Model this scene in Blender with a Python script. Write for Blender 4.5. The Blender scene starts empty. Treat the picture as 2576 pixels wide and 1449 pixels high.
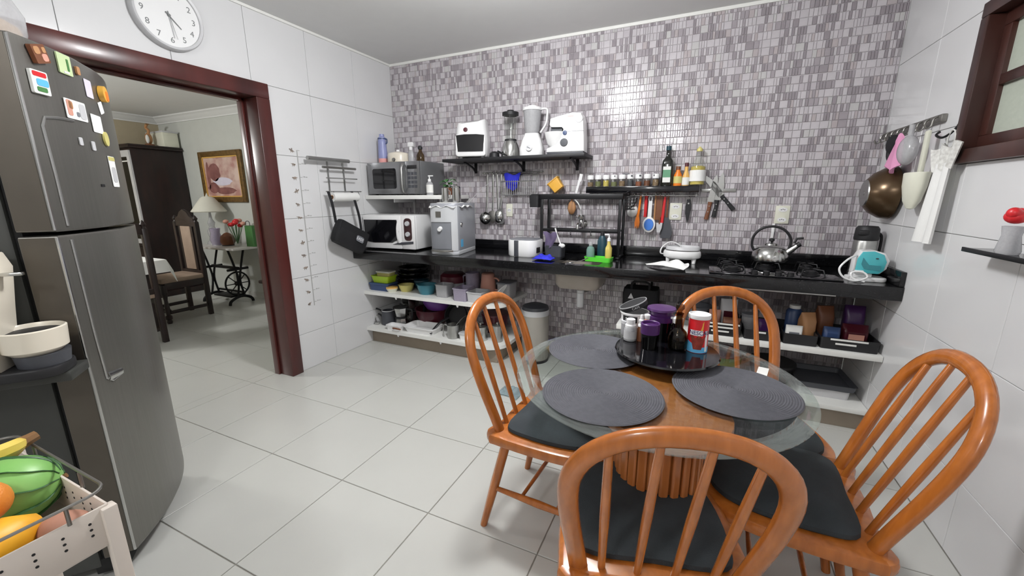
import bpy, bmesh, math, random
from mathutils import Matrix, Vector
PI = math.pi
sin, cos = math.sin, math.cos
C = bpy.context.scene.collection
sc = bpy.context.scene

# ---------------------------------------------------------------- camera, world, lights, exposure
W, H = 3.7355, 2.5476            # kitchen: left wall x=0, tiled back wall y=0, right wall x=W, ceiling z=H
cam = bpy.data.cameras.new('camera')
cam.sensor_fit = 'HORIZONTAL'; cam.sensor_width = 36.0; cam.lens = 36.0 * 1018.72 / 2576.0
cam.clip_start = 0.02
co = bpy.data.objects.new('camera', cam); C.objects.link(co)
yaw, pitch, roll = -0.4299, -0.2231, -0.0037
Fv = Vector((sin(yaw) * cos(pitch), cos(yaw) * cos(pitch), sin(pitch)))
r0 = Vector((cos(yaw), -sin(yaw), 0)); u0 = r0.cross(Fv)
Rv = cos(roll) * r0 + sin(roll) * u0; Uv = -sin(roll) * r0 + cos(roll) * u0
co.matrix_world = Matrix(((Rv.x, Uv.x, -Fv.x, 2.75797), (Rv.y, Uv.y, -Fv.y, -3.29392), (Rv.z, Uv.z, -Fv.z, 1.35059), (0, 0, 0, 1)))
sc.camera = co
wd = bpy.data.worlds.new('world'); sc.world = wd; wd.use_nodes = True
wd.node_tree.nodes['Background'].inputs[0].default_value = (0.80, 0.90, 0.80, 1)
wd.node_tree.nodes['Background'].inputs[1].default_value = 0.9
def lamp(name, loc, power, rad, col):
    l = bpy.data.lights.new(name, 'POINT'); l.energy = power; l.shadow_soft_size = rad; l.color = col
    o = bpy.data.objects.new(name, l); C.objects.link(o); o.location = loc; return o
lamp('kitchen_lamp', (1.88, -1.66, 2.35), 47, 0.10, (1.0, 1.005, 1.015))
al = bpy.data.lights.new('kitchen_lamp_diffuser', 'AREA'); al.shape = 'DISK'; al.size = 0.30; al.energy = 10; al.color = (1.0, 1.005, 1.015)
ao = bpy.data.objects.new('kitchen_lamp_diffuser', al); C.objects.link(ao); ao.location = (1.88, -1.66, 2.47)
lamp('kitchen_rear_fill', (2.2, -4.3, 2.36), 26, 0.10, (1.0, 1.01, 1.02))  # unseen fill light added behind the camera to even out the room
lamp('dining_lamp', (-2.7, -2.7, 2.2), 66, 0.12, (1.0, 1.0, 0.98))
sc.view_settings.view_transform = 'Standard'; sc.view_settings.look = 'None'
sc.view_settings.exposure = 0.55; sc.view_settings.gamma = 1.0; sc.view_settings.use_curve_mapping = False
sc.cycles.max_bounces = 10; sc.cycles.diffuse_bounces = 5; sc.cycles.glossy_bounces = 4
sc.cycles.transparent_max_bounces = 24; sc.cycles.transmission_bounces = 6
sc.cycles.sample_clamp_indirect = 4.0; sc.cycles.use_denoising = True

# ---------------------------------------------------------------- materials
def lin(c):
    r = []
    for v in c[:3]:
        v /= 255.0
        r.append(v / 12.92 if v <= 0.04045 else ((v + 0.055) / 1.055) ** 2.4)
    return (r[0], r[1], r[2], 1.0)
def mat(name, rgb, rough=0.5, metal=0.0, spec=0.5, coat=0.0, var=0.06, vscale=9.0, stretch=(1, 1, 1), bump=0.0, bscale=60.0, rgb2=None, emit=0.0, band=None):
    m = bpy.data.materials.new(name); m.use_nodes = True
    nt = m.node_tree; b = nt.nodes['Principled BSDF']
    b.inputs['Roughness'].default_value = rough; b.inputs['Metallic'].default_value = metal
    b.inputs['Specular IOR Level'].default_value = spec; b.inputs['Coat Weight'].default_value = coat
    b.inputs['Coat Roughness'].default_value = 0.08
    tc = nt.nodes.new('ShaderNodeTexCoord'); mp = nt.nodes.new('ShaderNodeMapping')
    mp.inputs['Scale'].default_value = stretch
    nt.links.new(tc.outputs['Object'], mp.inputs['Vector'])
    nz = nt.nodes.new('ShaderNodeTexNoise'); nz.inputs['Scale'].default_value = vscale; nz.inputs['Detail'].default_value = 4
    nt.links.new(mp.outputs[0], nz.inputs['Vector'])
    cr = nt.nodes.new('ShaderNodeValToRGB')
    c1 = lin(rgb); c2 = lin(rgb2) if rgb2 else tuple(min(1, v * (1 + var)) for v in c1[:3]) + (1,)
    c0 = c1 if rgb2 else tuple(v * (1 - var) for v in c1[:3]) + (1,)
    lo, hi = band or (0.3, 0.7)
    cr.color_ramp.elements[0].position = lo; cr.color_ramp.elements[1].position = hi
    cr.color_ramp.elements[0].color = c0; cr.color_ramp.elements[1].color = c2
    nt.links.new(nz.outputs['Fac'], cr.inputs['Fac'])
    nt.links.new(cr.outputs['Color'], b.inputs['Base Color'])
    if bump:
        bp = nt.nodes.new('ShaderNodeBump'); bp.inputs['Strength'].default_value = bump; bp.inputs['Distance'].default_value = 0.002
        n2 = nt.nodes.new('ShaderNodeTexNoise'); n2.inputs['Scale'].default_value = bscale
        nt.links.new(mp.outputs[0], n2.inputs['Vector']); nt.links.new(n2.outputs['Fac'], bp.inputs['Height'])
        nt.links.new(bp.outputs[0], b.inputs['Normal'])
    if emit:
        nt.links.new(cr.outputs['Color'], b.inputs['Emission Color']); b.inputs['Emission Strength'].default_value = emit
    return m
def glass(name, tint=(235, 242, 238), rough=0.02, dens=0.0, ior=1.45):
    # thin clear material: see-through with fresnel reflections, optionally a little milky
    m = bpy.data.materials.new(name); m.use_nodes = True; nt = m.node_tree
    for n in list(nt.nodes): nt.nodes.remove(n)
    out = nt.nodes.new('ShaderNodeOutputMaterial'); mx = nt.nodes.new('ShaderNodeMixShader')
    tr = nt.nodes.new('ShaderNodeBsdfTransparent'); tr.inputs[0].default_value = lin(tint)
    gl = nt.nodes.new('ShaderNodeBsdfGlossy'); gl.inputs['Roughness'].default_value = rough
    lw = nt.nodes.new('ShaderNodeLayerWeight'); lw.inputs[0].default_value = 0.5     # schlick curve, the same from both faces
    pw = nt.nodes.new('ShaderNodeMath'); pw.operation = 'POWER'; pw.inputs[1].default_value = 5.0
    fr = nt.nodes.new('ShaderNodeMath'); fr.operation = 'MULTIPLY_ADD'; f0 = ((ior - 1) / (ior + 1)) ** 2
    fr.inputs[1].default_value = 1 - f0; fr.inputs[2].default_value = f0
    nt.links.new(lw.outputs['Facing'], pw.inputs[0]); nt.links.new(pw.outputs[0], fr.inputs[0])
    nt.links.new(fr.outputs[0], mx.inputs[0])
    base = tr.outputs[0]
    if dens:
        df = nt.nodes.new('ShaderNodeBsdfDiffuse'); df.inputs[0].default_value = lin(tint)
        nz = nt.nodes.new('ShaderNodeTexNoise'); nz.inputs['Scale'].default_value = 12
        ma = nt.nodes.new('ShaderNodeMath'); ma.operation = 'MULTIPLY_ADD'; ma.inputs[1].default_value = 0.12; ma.inputs[2].default_value = dens - 0.06
        nt.links.new(nz.outputs['Fac'], ma.inputs[0])
        m2 = nt.nodes.new('ShaderNodeMixShader'); nt.links.new(ma.outputs[0], m2.inputs[0])
        nt.links.new(tr.outputs[0], m2.inputs[1]); nt.links.new(df.outputs[0], m2.inputs[2]); base = m2.outputs[0]
    nt.links.new(base, mx.inputs[1]); nt.links.new(gl.outputs[0], mx.inputs[2]); nt.links.new(mx.outputs[0], out.inputs[0])
    return m
M = {}
def MM(k, *a, **kw): M[k] = mat(k, *a, **kw); return M[k]
MM('wall_tile', (218, 218, 219), .14, spec=.5, var=.012, vscale=3)
MM('wall_grout', (150, 149, 147), .9)
MM('floor_tile', (196, 196, 191), .22, spec=.5, var=.015, vscale=4)
MM('floor_grout', (146, 143, 136), .9)
MM('ceiling_paint', (222, 222, 221), .9, var=.01)
MM('dining_paint', (198, 200, 195), .85, var=.02)
MM('dining_beige', (178, 166, 142), .85, var=.03)
MM('plain_wall', (205, 204, 202), .8, var=.02)
MM('mosaic_grout', (200, 195, 198), .7, var=.03)
for i, c in enumerate([(199, 194, 198), (194, 189, 193), (188, 182, 187), (163, 156, 161), (150, 143, 148), (182, 173, 175), (194, 192, 192)]):
    MM('mosaic_%d' % i, c, .12, var=.03, vscale=30, bump=.25, bscale=90)
MM('granite', (15, 15, 17), .10, spec=.5, rgb2=(46, 47, 50), vscale=160, band=(.58, .80))
MM('dark_wood', (58, 26, 24), .28, rgb2=(88, 40, 36), vscale=6, stretch=(1, 1, .12), coat=.1)
MM('window_wood', (48, 26, 22), .35, rgb2=(72, 40, 33), vscale=8, stretch=(1, 1, .15))
MM('honey_wood', (158, 88, 32), .26, rgb2=(183, 106, 42), vscale=7, stretch=(6, 6, .9), coat=.45)
MM('pedestal_wood', (160, 94, 46), .3, rgb2=(184, 114, 60), vscale=9, stretch=(5, 5, .6), coat=.3)
MM('antique_wood', (22, 15, 15), .4, rgb2=(42, 25, 23), vscale=9, stretch=(2, 2, .4))
MM('white_board', (232, 232, 228), .45, var=.01)
MM('white_plastic', (236, 236, 236), .28, var=.01, coat=.2)
MM('warm_white', (226, 218, 202), .32, var=.015, coat=.2)
MM('black_gloss', (14, 14, 18), .08, var=.1, coat=.3)
MM('black_matte', (24, 24, 27), .55, var=.12)
MM('black_metal', (20, 20, 23), .4, metal=.2, var=.1)
MM('steel', (196, 196, 194), .18, metal=1, var=.04)
MM('steel_brushed', (178, 178, 176), .34, metal=1, var=.05, vscale=6, stretch=(1, 1, 40))
MM('steel_dull', (140, 138, 134), .42, metal=.9, var=.08)
MM('fridge_steel', (122, 120, 115), .34, metal=.75, var=.05, vscale=5, stretch=(30, 30, 1))
MM('fridge_side', (92, 86, 78), .38, metal=.55, var=.05)
MM('fridge_body', (62, 63, 60), .5, metal=.2, var=.05)
MM('rubber', (16, 16, 16), .8)
MM('silver_plastic', (202, 204, 207), .32, metal=.2, var=.02)
MM('silver_grey', (158, 160, 166), .35, metal=.15, var=.03)
MM('mw_grey', (112, 113, 115), .35, metal=.3, var=.04)
MM('mw_mirror', (138, 139, 141), .2, metal=.7, var=.06, vscale=4)
MM('fabric_dark', (44, 50, 54), .85, var=.16, vscale=14, bump=.5, bscale=300)
MM('fabric_white', (232, 232, 230), .9, var=.02, bump=.3, bscale=200)
MM('fabric_black', (22, 22, 25), .85, var=.15, bump=.4, bscale=250)
MM('mat_grey', (76, 76, 82), .8, var=.1, vscale=60, bump=.4, bscale=400)
MM('blue_cloth', (38, 44, 190), .8, var=.15)
MM('green_plastic', (92, 208, 62), .35); MM('lime', (172, 206, 44), .35); MM('navy', (52, 72, 112), .4)
MM('pale_yellow', (206, 196, 120), .4); MM('peach', (222, 176, 96), .4); MM('teal', (60, 122, 138), .35)
MM('dark_teal', (28, 62, 74), .35); MM('lavender', (190, 178, 204), .4); MM('pink_beige', (206, 150, 132), .45)
MM('burgundy', (78, 24, 36), .3); MM('purple', (102, 58, 134), .32); MM('deep_purple', (72, 36, 92), .3)
MM('red', (206, 38, 44), .35); MM('orange', (232, 126, 32), .4); MM('sky_blue', (96, 180, 226), .35)
MM('gold', (226, 172, 70), .4); MM('brown', (112, 66, 40), .45); MM('tan', (178, 130, 88), .5)
MM('spice', (150, 128, 96), .7, rgb2=(120, 92, 66), vscale=60); MM('spice_red', (138, 76, 46), .7); MM('spice_green', (112, 116, 74), .7)
MM('aqua', (84, 190, 198), .3); MM('aqua_dark', (62, 142, 152), .35); MM('pink', (222, 152, 190), .7)
MM('grey_plastic', (120, 122, 128), .4); MM('dark_grey', (68, 70, 76), .45); MM('light_grey', (196, 196, 198), .4)
MM('ivory', (222, 222, 206), .4); MM('cream_paint', (206, 196, 186), .4, var=.03)
MM('banana', (226, 200, 92), .5, rgb2=(204, 170, 70), vscale=20); MM('banana_tip', (116, 82, 46), .6)
MM('melon', (112, 168, 84), .4, rgb2=(136, 188, 104), vscale=10); MM('melon_dark', (44, 84, 44), .45)
MM('papaya', (236, 176, 40), .45, rgb2=(222, 146, 30), vscale=7); MM('orange_fruit', (226, 138, 52), .45, bump=.4, bscale=300)
MM('potato', (176, 128, 108), .7, rgb2=(150, 104, 84), vscale=12); MM('leaf_green', (66, 118, 62), .5)
MM('oil_dark', (20, 22, 16), .1, coat=.4); MM('oil_yellow', (206, 186, 96), .15); MM('label_green', (92, 146, 112), .5)
MM('label_white', (230, 230, 226), .5); MM('paper', (238, 238, 236), .8); MM('paper_lilac', (214, 208, 224), .8); MM('note_green', (188, 204, 158), .7)
MM('canvas', (176, 130, 122), .6, rgb2=(214, 190, 180), vscale=5, band=(.40, .62)); MM('canvas_dark', (112, 68, 66), .6, rgb2=(150, 100, 96), vscale=9)
MM('frame_gold', (128, 98, 52), .4, metal=.3, rgb2=(92, 68, 36), vscale=30); MM('marble', (200, 196, 192), .3, var=.08)
MM('iron', (26, 26, 28), .5, metal=.5); MM('chair_beige', (152, 132, 116), .85, var=.08)
MM('bronze_pan', (86, 68, 48), .25, metal=.6, var=.08); MM('lamp_shade', (216, 214, 202), .7, var=.02)
MM('black_ink', (22, 22, 24), .6); MM('grey_ink', (120, 122, 122), .6); MM('chart_ink', (168, 168, 166), .7); MM('chart_animal', (122, 116, 112), .7, rgb2=(164, 148, 134), vscale=40)
MM('navy_ink', (44, 34, 98), .5); MM('white_ink', (240, 240, 242), .5); MM('lilac_bottle', (146, 152, 196), .35); MM('salmon', (236, 168, 164), .4)
MM('lace', (190, 188, 184), .9, rgb2=(226, 226, 222), vscale=70, bump=.5, bscale=120)
M['glass'] = glass('clear_glass', (250, 251, 250), .02, ior=1.4); M['table_glass'] = glass('table_glass', (243, 247, 245), .015, ior=1.5)
M['glass_edge'] = glass('glass_edge', (238, 243, 240), .03, dens=.07, ior=1.6)
M['smoked'] = glass('smoked_glass', (96, 96, 98), .03, ior=1.6); M['milky'] = glass('milky_plastic', (222, 222, 224), .2, dens=.45)
M['brown_glass'] = glass('brown_glass', (176, 160, 132), .03); M['pane'] = glass('frosted_pane', (214, 220, 208), .3, dens=.62)
M['green_bottle'] = glass('green_liquid', (150, 190, 178), .06, dens=.5)
M['lilac_clear'] = glass('lilac_clear', (206, 198, 216), .15, dens=.5)
# ---------------------------------------------------------------- mesh building helpers
def T(x=0, y=0, z=0): return Matrix.Translation((x, y, z))
def RZ(a): return Matrix.Rotation(a, 4, 'Z')
def RX(a): return Matrix.Rotation(a, 4, 'X')
def RY(a): return Matrix.Rotation(a, 4, 'Y')
class B:
    def __init__(s): s.bm = bmesh.new(); s.m = 0; s.X = Matrix()
    def face(s, vs):
        try:
            f = s.bm.faces.new(vs); f.material_index = s.m; f.smooth = True; return f
        except ValueError: return None
    def vert(s, p): return s.bm.verts.new(s.X @ Vector(p))
    def box(s, c, d, bev=0, X=None, seg=2):
        x, y, z = [v / 2 for v in d]; X = s.X @ T(*c) @ (X or Matrix())
        n0 = len(s.bm.faces)
        vs = [s.bm.verts.new(X @ Vector((a * x, b * y, e * z))) for a in (-1, 1) for b in (-1, 1) for e in (-1, 1)]
        fs = [s.face([vs[i] for i in q]) for q in ((0, 1, 3, 2), (4, 6, 7, 5), (0, 4, 5, 1), (2, 3, 7, 6), (0, 2, 6, 4), (1, 5, 7, 3))]
        if bev:
            es = list({e for f in fs for e in f.edges})
            r = bmesh.ops.bevel(s.bm, geom=es, offset=min(bev, min(x, y, z) * .98), segments=seg, affect='EDGES', profile=.5, clamp_overlap=True)
            for f in r['faces']: f.material_index = s.m; f.smooth = True
        return s
    def bx(s, x0, x1, y0, y1, z0, z1, bev=0):
        return s.box(((x0 + x1) / 2, (y0 + y1) / 2, (z0 + z1) / 2), (x1 - x0, y1 - y0, z1 - z0), bev)
    def rings(s, rings, closed=True, cap0=True, cap1=True, loop=False):
        R = [[s.vert(p) for p in r] for r in rings]
        n = len(R[0]); N = len(R)
        for i in range(N if loop else N - 1):
            a, b = R[i], R[(i + 1) % N]
            for j in range(n if closed else n - 1):
                k = (j + 1) % n
                s.face([a[j], a[k], b[k], b[j]])
        if not loop and closed:
            if cap0: s.face(R[0][::-1])
            if cap1: s.face(R[-1])
        return s
    def lathe(s, prof, c=(0, 0, 0), seg=24, X=None, sx=1, sy=1, a0=0, cap0=None, cap1=None):
        Y = T(*c) @ (X or Matrix()); old = s.X; s.X = old @ Y
        rs = [[(max(r, 1e-4) * cos(a0 + 2 * PI * j / seg) * sx, max(r, 1e-4) * sin(a0 + 2 * PI * j / seg) * sy, z) for j in range(seg)] for r, z in prof]
        s.rings(rs, cap0=True if cap0 is None else cap0, cap1=True if cap1 is None else cap1); s.X = old; return s
    def cyl(s, p0, p1, r0, r1=None, seg=12):
        p0, p1 = Vector(p0), Vector(p1); d = p1 - p0
        q = d.to_track_quat('Z', 'Y').to_matrix().to_4x4()
        return s.lathe([(r0, 0), (r1 if r1 is not None else r0, d.length)], X=Matrix.Translation(p0) @ q, seg=seg)
    def turned(s, p0, p1, prof, seg=12):      # prof: (t along, radius)
        p0, p1 = Vector(p0), Vector(p1); d = p1 - p0
        q = d.to_track_quat('Z', 'Y').to_matrix().to_4x4()
        return s.lathe([(r, t * d.length) for t, r in prof], X=Matrix.Translation(p0) @ q, seg=seg)
    def sphere(s, c, r, sx=1, sy=1, sz=1, seg=16, X=None, n=10):
        pr = [(r * sin(PI * i / n), -r * cos(PI * i / n)) for i in range(n + 1)]
        Y = T(*c) @ (X or Matrix()) @ Matrix.Diagonal((sx, sy, sz, 1)); old = s.X; s.X = old @ Y
        s.rings([[(max(q, 1e-4) * cos(2 * PI * j / seg), max(q, 1e-4) * sin(2 * PI * j / seg), z) for j in range(seg)] for q, z in pr]); s.X = old; return s
    def tube(s, pts, r, seg=8, closed=False, up=None, ry=None):
        P = [Vector(p) for p in pts]; n = len(P); rings = []; N0 = None
        for i in range(n):
            if closed: t = (P[(i + 1) % n] - P[i - 1])
            else: t = P[min(i + 1, n - 1)] - P[max(i - 1, 0)]
            t.normalize()
            if up is not None: N0 = Vector(up)
            elif N0 is None: N0 = Vector((0, 0, 1)) if abs(t.z) < .9 else (Vector((0, 1, 0)) if ry is not None else Vector((1, 0, 0)))
            N = (N0 - t * N0.dot(t))
            if N.length < 1e-5: N = t.orthogonal()
            N.normalize(); N0 = N.copy(); Bv = t.cross(N)
            rr = r[i] if isinstance(r, (list, tuple)) else r
            r2 = rr if ry is None else (ry[i] if isinstance(ry, (list, tuple)) else ry)
            rings.append([P[i] + N * (r2 * sin(2 * PI * j / seg)) + Bv * (rr * cos(2 * PI * j / seg)) for j in range(seg)])
        return s.rings(rings, loop=closed)
    def prism(s, poly, z0, z1, X=None, bev=0):
        old = s.X; s.X = old @ (X or Matrix()); n = len(poly)
        if bev:
            cx = sum(p[0] for p in poly) / n; cy = sum(p[1] for p in poly) / n
            def sh(k):
                o = []
                for x, y in poly:
                    L = math.hypot(x - cx, y - cy) or 1
                    o.append((x - (x - cx) / L * k, y - (y - cy) / L * k))
                return o
            zs = [(z0, bev), (z0 + bev * .3, bev * .3), (z0 + bev, 0), (z1 - bev, 0), (z1 - bev * .3, bev * .3), (z1, bev)]
            s.rings([[(x, y, z) for x, y in sh(k)] for z, k in zs])
        else: s.rings([[(x, y, z) for x, y in poly] for z in (z0, z1)])
        s.X = old; return s
    def sheet(s, fn, nu, nv, th=.003):           # fn(u,v)->point, given a thickness along the local normal
        g = [[Vector(fn(i / nu, j / nv)) for j in range(nv + 1)] for i in range(nu + 1)]
        top = []; bot = []
        for i in range(nu + 1):
            a = []; b = []
            for j in range(nv + 1):
                du = g[min(i + 1, nu)][j] - g[max(i - 1, 0)][j]; dv = g[i][min(j + 1, nv)] - g[i][max(j - 1, 0)]
                n = du.cross(dv)
                n = n.normalized() if n.length > 1e-9 else Vector((0, 0, 1))
                a.append(s.vert(g[i][j] + n * th / 2)); b.append(s.vert(g[i][j] - n * th / 2))
            top.append(a); bot.append(b)
        for i in range(nu):
            for j in range(nv):
                s.face([top[i][j], top[i + 1][j], top[i + 1][j + 1], top[i][j + 1]]); s.face([bot[i][j], bot[i][j + 1], bot[i + 1][j + 1], bot[i + 1][j]])
        for i in range(nu):
            s.face([top[i][0], bot[i][0], bot[i + 1][0], top[i + 1][0]]); s.face([top[i][nv], top[i + 1][nv], bot[i + 1][nv], bot[i][nv]])
        for j in range(nv):
            s.face([top[0][j], top[0][j + 1], bot[0][j + 1], bot[0][j]]); s.face([top[nu][j], bot[nu][j], bot[nu][j + 1], top[nu][j + 1]])
        return s
    def text(s, body, size, X, wrap=None, ext=.0004, cx=True, sxy=1.0):   # flat lettering; wrap=(radius) bends it round a vertical cylinder
        cu = bpy.data.curves.new('lettering', 'FONT'); cu.body = body; cu.size = size; cu.extrude = ext; cu.resolution_u = 3
        cu.align_x = 'CENTER' if cx else 'LEFT'; cu.align_y = 'CENTER'
        o = bpy.data.objects.new('lettering_tmp', cu); C.objects.link(o)
        me = o.evaluated_get(bpy.context.evaluated_depsgraph_get()).to_mesh()
        vs = []
        for v in me.vertices:
            x, y, z = v.co.x * sxy, v.co.y, v.co.z
            if wrap: p = Vector(((wrap + z) * sin(x / wrap), -(wrap + z) * cos(x / wrap), y))
            else: p = Vector((x, y, z))
            vs.append(s.bm.verts.new(s.X @ X @ p))
        for f in me.polygons:
            g = s.face([vs[i] for i in f.vertices])
            if g: g.smooth = False
        o.evaluated_get(bpy.context.evaluated_depsgraph_get()).to_mesh_clear()
        bpy.data.objects.remove(o); bpy.data.curves.remove(cu); return s
    def mesh(s, name, mats, ang=38):
        me = bpy.data.meshes.new(name)
        bmesh.ops.recalc_face_normals(s.bm, faces=s.bm.faces)
        s.bm.to_mesh(me); s.bm.free()
        for m in (mats if isinstance(mats, (list, tuple)) else [mats]): me.materials.append(M[m] if isinstance(m, str) else m)
        me.set_sharp_from_angle(angle=math.radians(ang)); return me
def obj(name, b, mats, parent=None, ang=38):
    me = b.mesh(name, mats, ang) if isinstance(b, B) else b
    o = bpy.data.objects.new(name, me); C.objects.link(o)
    if parent is not None: o.parent = parent
    return o
def tag(o, label, cat, group=None):
    o['label'] = label; o['category'] = cat
    if group: o['group'] = group
    return o
def thing(name, label, cat, loc=(0, 0, 0), rz=0, group=None):
    o = bpy.data.objects.new(name, None); C.objects.link(o); o.empty_display_size = .05
    o.location = loc; o.rotation_euler = (0, 0, rz); return tag(o, label, cat, group)
def single(name, label, cat, b, mats, loc=(0, 0, 0), rz=0, group=None, ang=38):
    o = obj(name, b, mats, None, ang); o.location = loc; o.rotation_euler = (0, 0, rz); return tag(o, label, cat, group)
def struct(name, b, mats, parent=None, ang=38):
    o = obj(name, b, mats, parent, ang)
    if parent is None: o['kind'] = 'structure'
    return o
def dup(o, loc=None, rz=None, label=None, parent=None):
    c = o.copy(); C.objects.link(c)
    if parent is not None: c.parent = parent
    if loc is not None: c.location = loc
    if rz is not None: c.rotation_euler = (0, 0, rz)
    if label: c['label'] = label
    for ch in [q for q in bpy.data.objects if q.parent == o]: dup(ch, parent=c)
    return c
def rrect(w, d, r, n=5, cx=0, cy=0):
    p = []
    for (sx, sy, a) in ((1, 1, 0), (-1, 1, PI / 2), (-1, -1, PI), (1, -1, 1.5 * PI)):
        for i in range(n + 1):
            t = a + PI / 2 * i / n
            p.append((cx + sx * (w / 2 - r) + r * cos(t), cy + sy * (d / 2 - r) + r * sin(t)))
    return p
def circ(r, n=32, cx=0, cy=0, sx=1, sy=1): return [(cx + r * sx * cos(2 * PI * i / n), cy + r * sy * sin(2 * PI * i / n)) for i in range(n)]
def bez(pts, n=16):      # Catmull-Rom through points
    P = [Vector(p) for p in pts]; out = []
    for i in range(len(P) - 1):
        a = P[max(i - 1, 0)]; b = P[i]; c = P[i + 1]; d = P[min(i + 2, len(P) - 1)]
        for k in range(n):
            t = k / n
            out.append(.5 * ((2 * b) + (c - a) * t + (2 * a - 5 * b + 4 * c - d) * t * t + (3 * b - a - 3 * c + d) * t ** 3))
    out.append(P[-1]); return out
rnd = random.Random(7)
# ---------------------------------------------------------------- room shell
YR = -4.9          # rear wall of the kitchen, behind the camera
DX, DY, DZ = -4.4, .2, 2.45      # dining room: far-left wall, far wall, ceiling
OY0, OY1, OZ = -2.62, -1.34, 2.03   # doorway opening in the left wall
WY0, WY1, WZ0, WZ1 = -1.80, -.87, 1.475, 2.085   # window in the right wall
tile_cache = {}
def tile(parent, axis, u0, u1, v0, v1, base, mname, gap, th, nm='tile'):
    # a slab piece with slanted edges; axis gives the wall it lies on, base the plane it is fixed to
    w, h = round(u1 - u0 - gap, 4), round(v1 - v0 - gap, 4)
    if w < .004 or h < .004: return
    key = (axis, w, h, mname, th)
    me = tile_cache.get(key)
    if me is None:
        b = B(); e = min(.0015, th * .6)
        rs = [[(-w / 2, -h / 2), (w / 2, -h / 2), (w / 2, h / 2), (-w / 2, h / 2)], [(-w / 2 + e, -h / 2 + e), (w / 2 - e, -h / 2 + e), (w / 2 - e, h / 2 - e), (-w / 2 + e, h / 2 - e)]]
        f = {'z': lambda u, v, n: (u, v, n), 'x+': lambda u, v, n: (n, u, v), 'x-': lambda u, v, n: (-n, u, v), 'y-': lambda u, v, n: (u, -n, v)}[axis]
        b.rings([[f(u, v, n) for u, v in r] for r, n in ((rs[0], -.001), (rs[0], th - e), (rs[1], th))], cap0=False)
        me = b.mesh(nm, mname, 20); tile_cache[key] = me
    o = bpy.data.objects.new(nm, me); C.objects.link(o); o.parent = parent
    cu, cv = (u0 + u1) / 2, (v0 + v1) / 2
    o.location = {'z': (cu, cv, base), 'x+': (base, cu, cv), 'x-': (base, cu, cv), 'y-': (cu, base, cv)}[axis]
    return o
def cuts(a, b, o, s):
    k = math.ceil((a - o) / s + 1e-6); r = [a]
    while o + k * s < b - 1e-6: r.append(o + k * s); k += 1
    return r + [b]
# floor (one ceramic floor runs through the doorway into the dining room)
fl = struct('floor', B().bx(DX, W + .15, YR, DY, -.1, -.004), 'floor_grout')
xs, ys = cuts(-.16, W, 1.281, .51), cuts(-4.5, 0, -2.585, .51)
for i in range(len(xs) - 1):
    for j in range(len(ys) - 1): tile(fl, 'z', xs[i], xs[i + 1], ys[j], ys[j + 1], -.004, 'floor_tile', .0045, .004)
b = B()
xs2 = cuts(DX, -.16, 1.281, .51); ys2 = cuts(YR, DY, -2.585, .51)
for i in range(len(xs2) - 1):
    for j in range(len(ys2) - 1): b.bx(xs2[i] + .0015, xs2[i + 1] - .0015, ys2[j] + .0015, ys2[j + 1] - .0015, -.004, 0)
b.bx(-.16, W, YR, -4.5, -.004, 0)
o = obj('dining_floor_tiles', b, 'floor_tile', fl); o['kind'] = 'stuff'
struct('ceiling', B().bx(-.16, W + .16, YR, .16, H, H + .1), 'ceiling_paint')
# left wall with its doorway
b = B(); b.bx(-.15, -.006, OY1, .0, 0, H).bx(-.15, -.006, OY0, OY1, OZ, H).bx(-.15, -.006, YR, OY0, 0, H)
wl = struct('wall_left', b, 'wall_grout')
ytl = [-4.9, -4.52, -4.07, -3.62, -3.17, -2.72, -2.27, -1.822, -1.373, -.925, -.4716, 0]
ztl = [0, .295, .743, 1.193, 1.642, 2.093, H]
for i in range(len(ytl) - 1):
    for j in range(len(ztl) - 1):
        a, c, z0, z1 = ytl[i], ytl[i + 1], ztl[j], ztl[j + 1]
        if z1 <= 2.1 and c > OY0 - .08 and a < OY1 + .06:
            if c > OY1 + .06: a = OY1 + .06
            elif a < OY0 - .08: c = OY0 - .08
            else: continue
        tile(wl, 'x+', a, c, z0, z1, -.006, 'wall_tile', .0025, .006)
# right wall with its window opening
b = B(); b.bx(W + .006, W + .16, WY1, .0, 0, H).bx(W + .006, W + .16, YR, WY0, 0, H).bx(W + .006, W + .16, WY0, WY1, 0, WZ0).bx(W + .006, W + .16, WY0, WY1, WZ1, H)
wr = struct('wall_right', b, 'wall_grout')
ytr = [-4.9, -4.6, -4.14, -3.68, -3.22, -2.77, -2.31, -1.85, -1.393, -.943, -.47, 0]
ztr = [0, .295, .744, 1.188, 1.64, 2.083, H]
for i in range(len(ytr) - 1):
    for j in range(len(ztr) - 1):
        a, c, z0, z1 = ytr[i], ytr[i + 1], ztr[j], ztr[j + 1]
        segs = [(a, c, z0, z1)]
        if z1 > WZ0 and z0 < WZ1 - .01 and c > WY0 and a < WY1:
            segs = []
            if a < WY0: segs.append((a, WY0, z0, z1))
            if c > WY1: segs.append((WY1, c, z0, z1))
            a2, c2 = max(a, WY0), min(c, WY1)
            if z0 < WZ0 - .02: segs.append((a2, c2, z0, WZ0))
            if z1 > WZ1 + .02: segs.append((a2, c2, WZ1, z1))
        for s_ in segs: tile(wr, 'x-', *s_, W + .006, 'wall_tile', .0025, .006)
struct('wall_rear', B().bx(-.15, W + .16, YR - .1, YR, 0, H), 'plain_wall')
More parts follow.
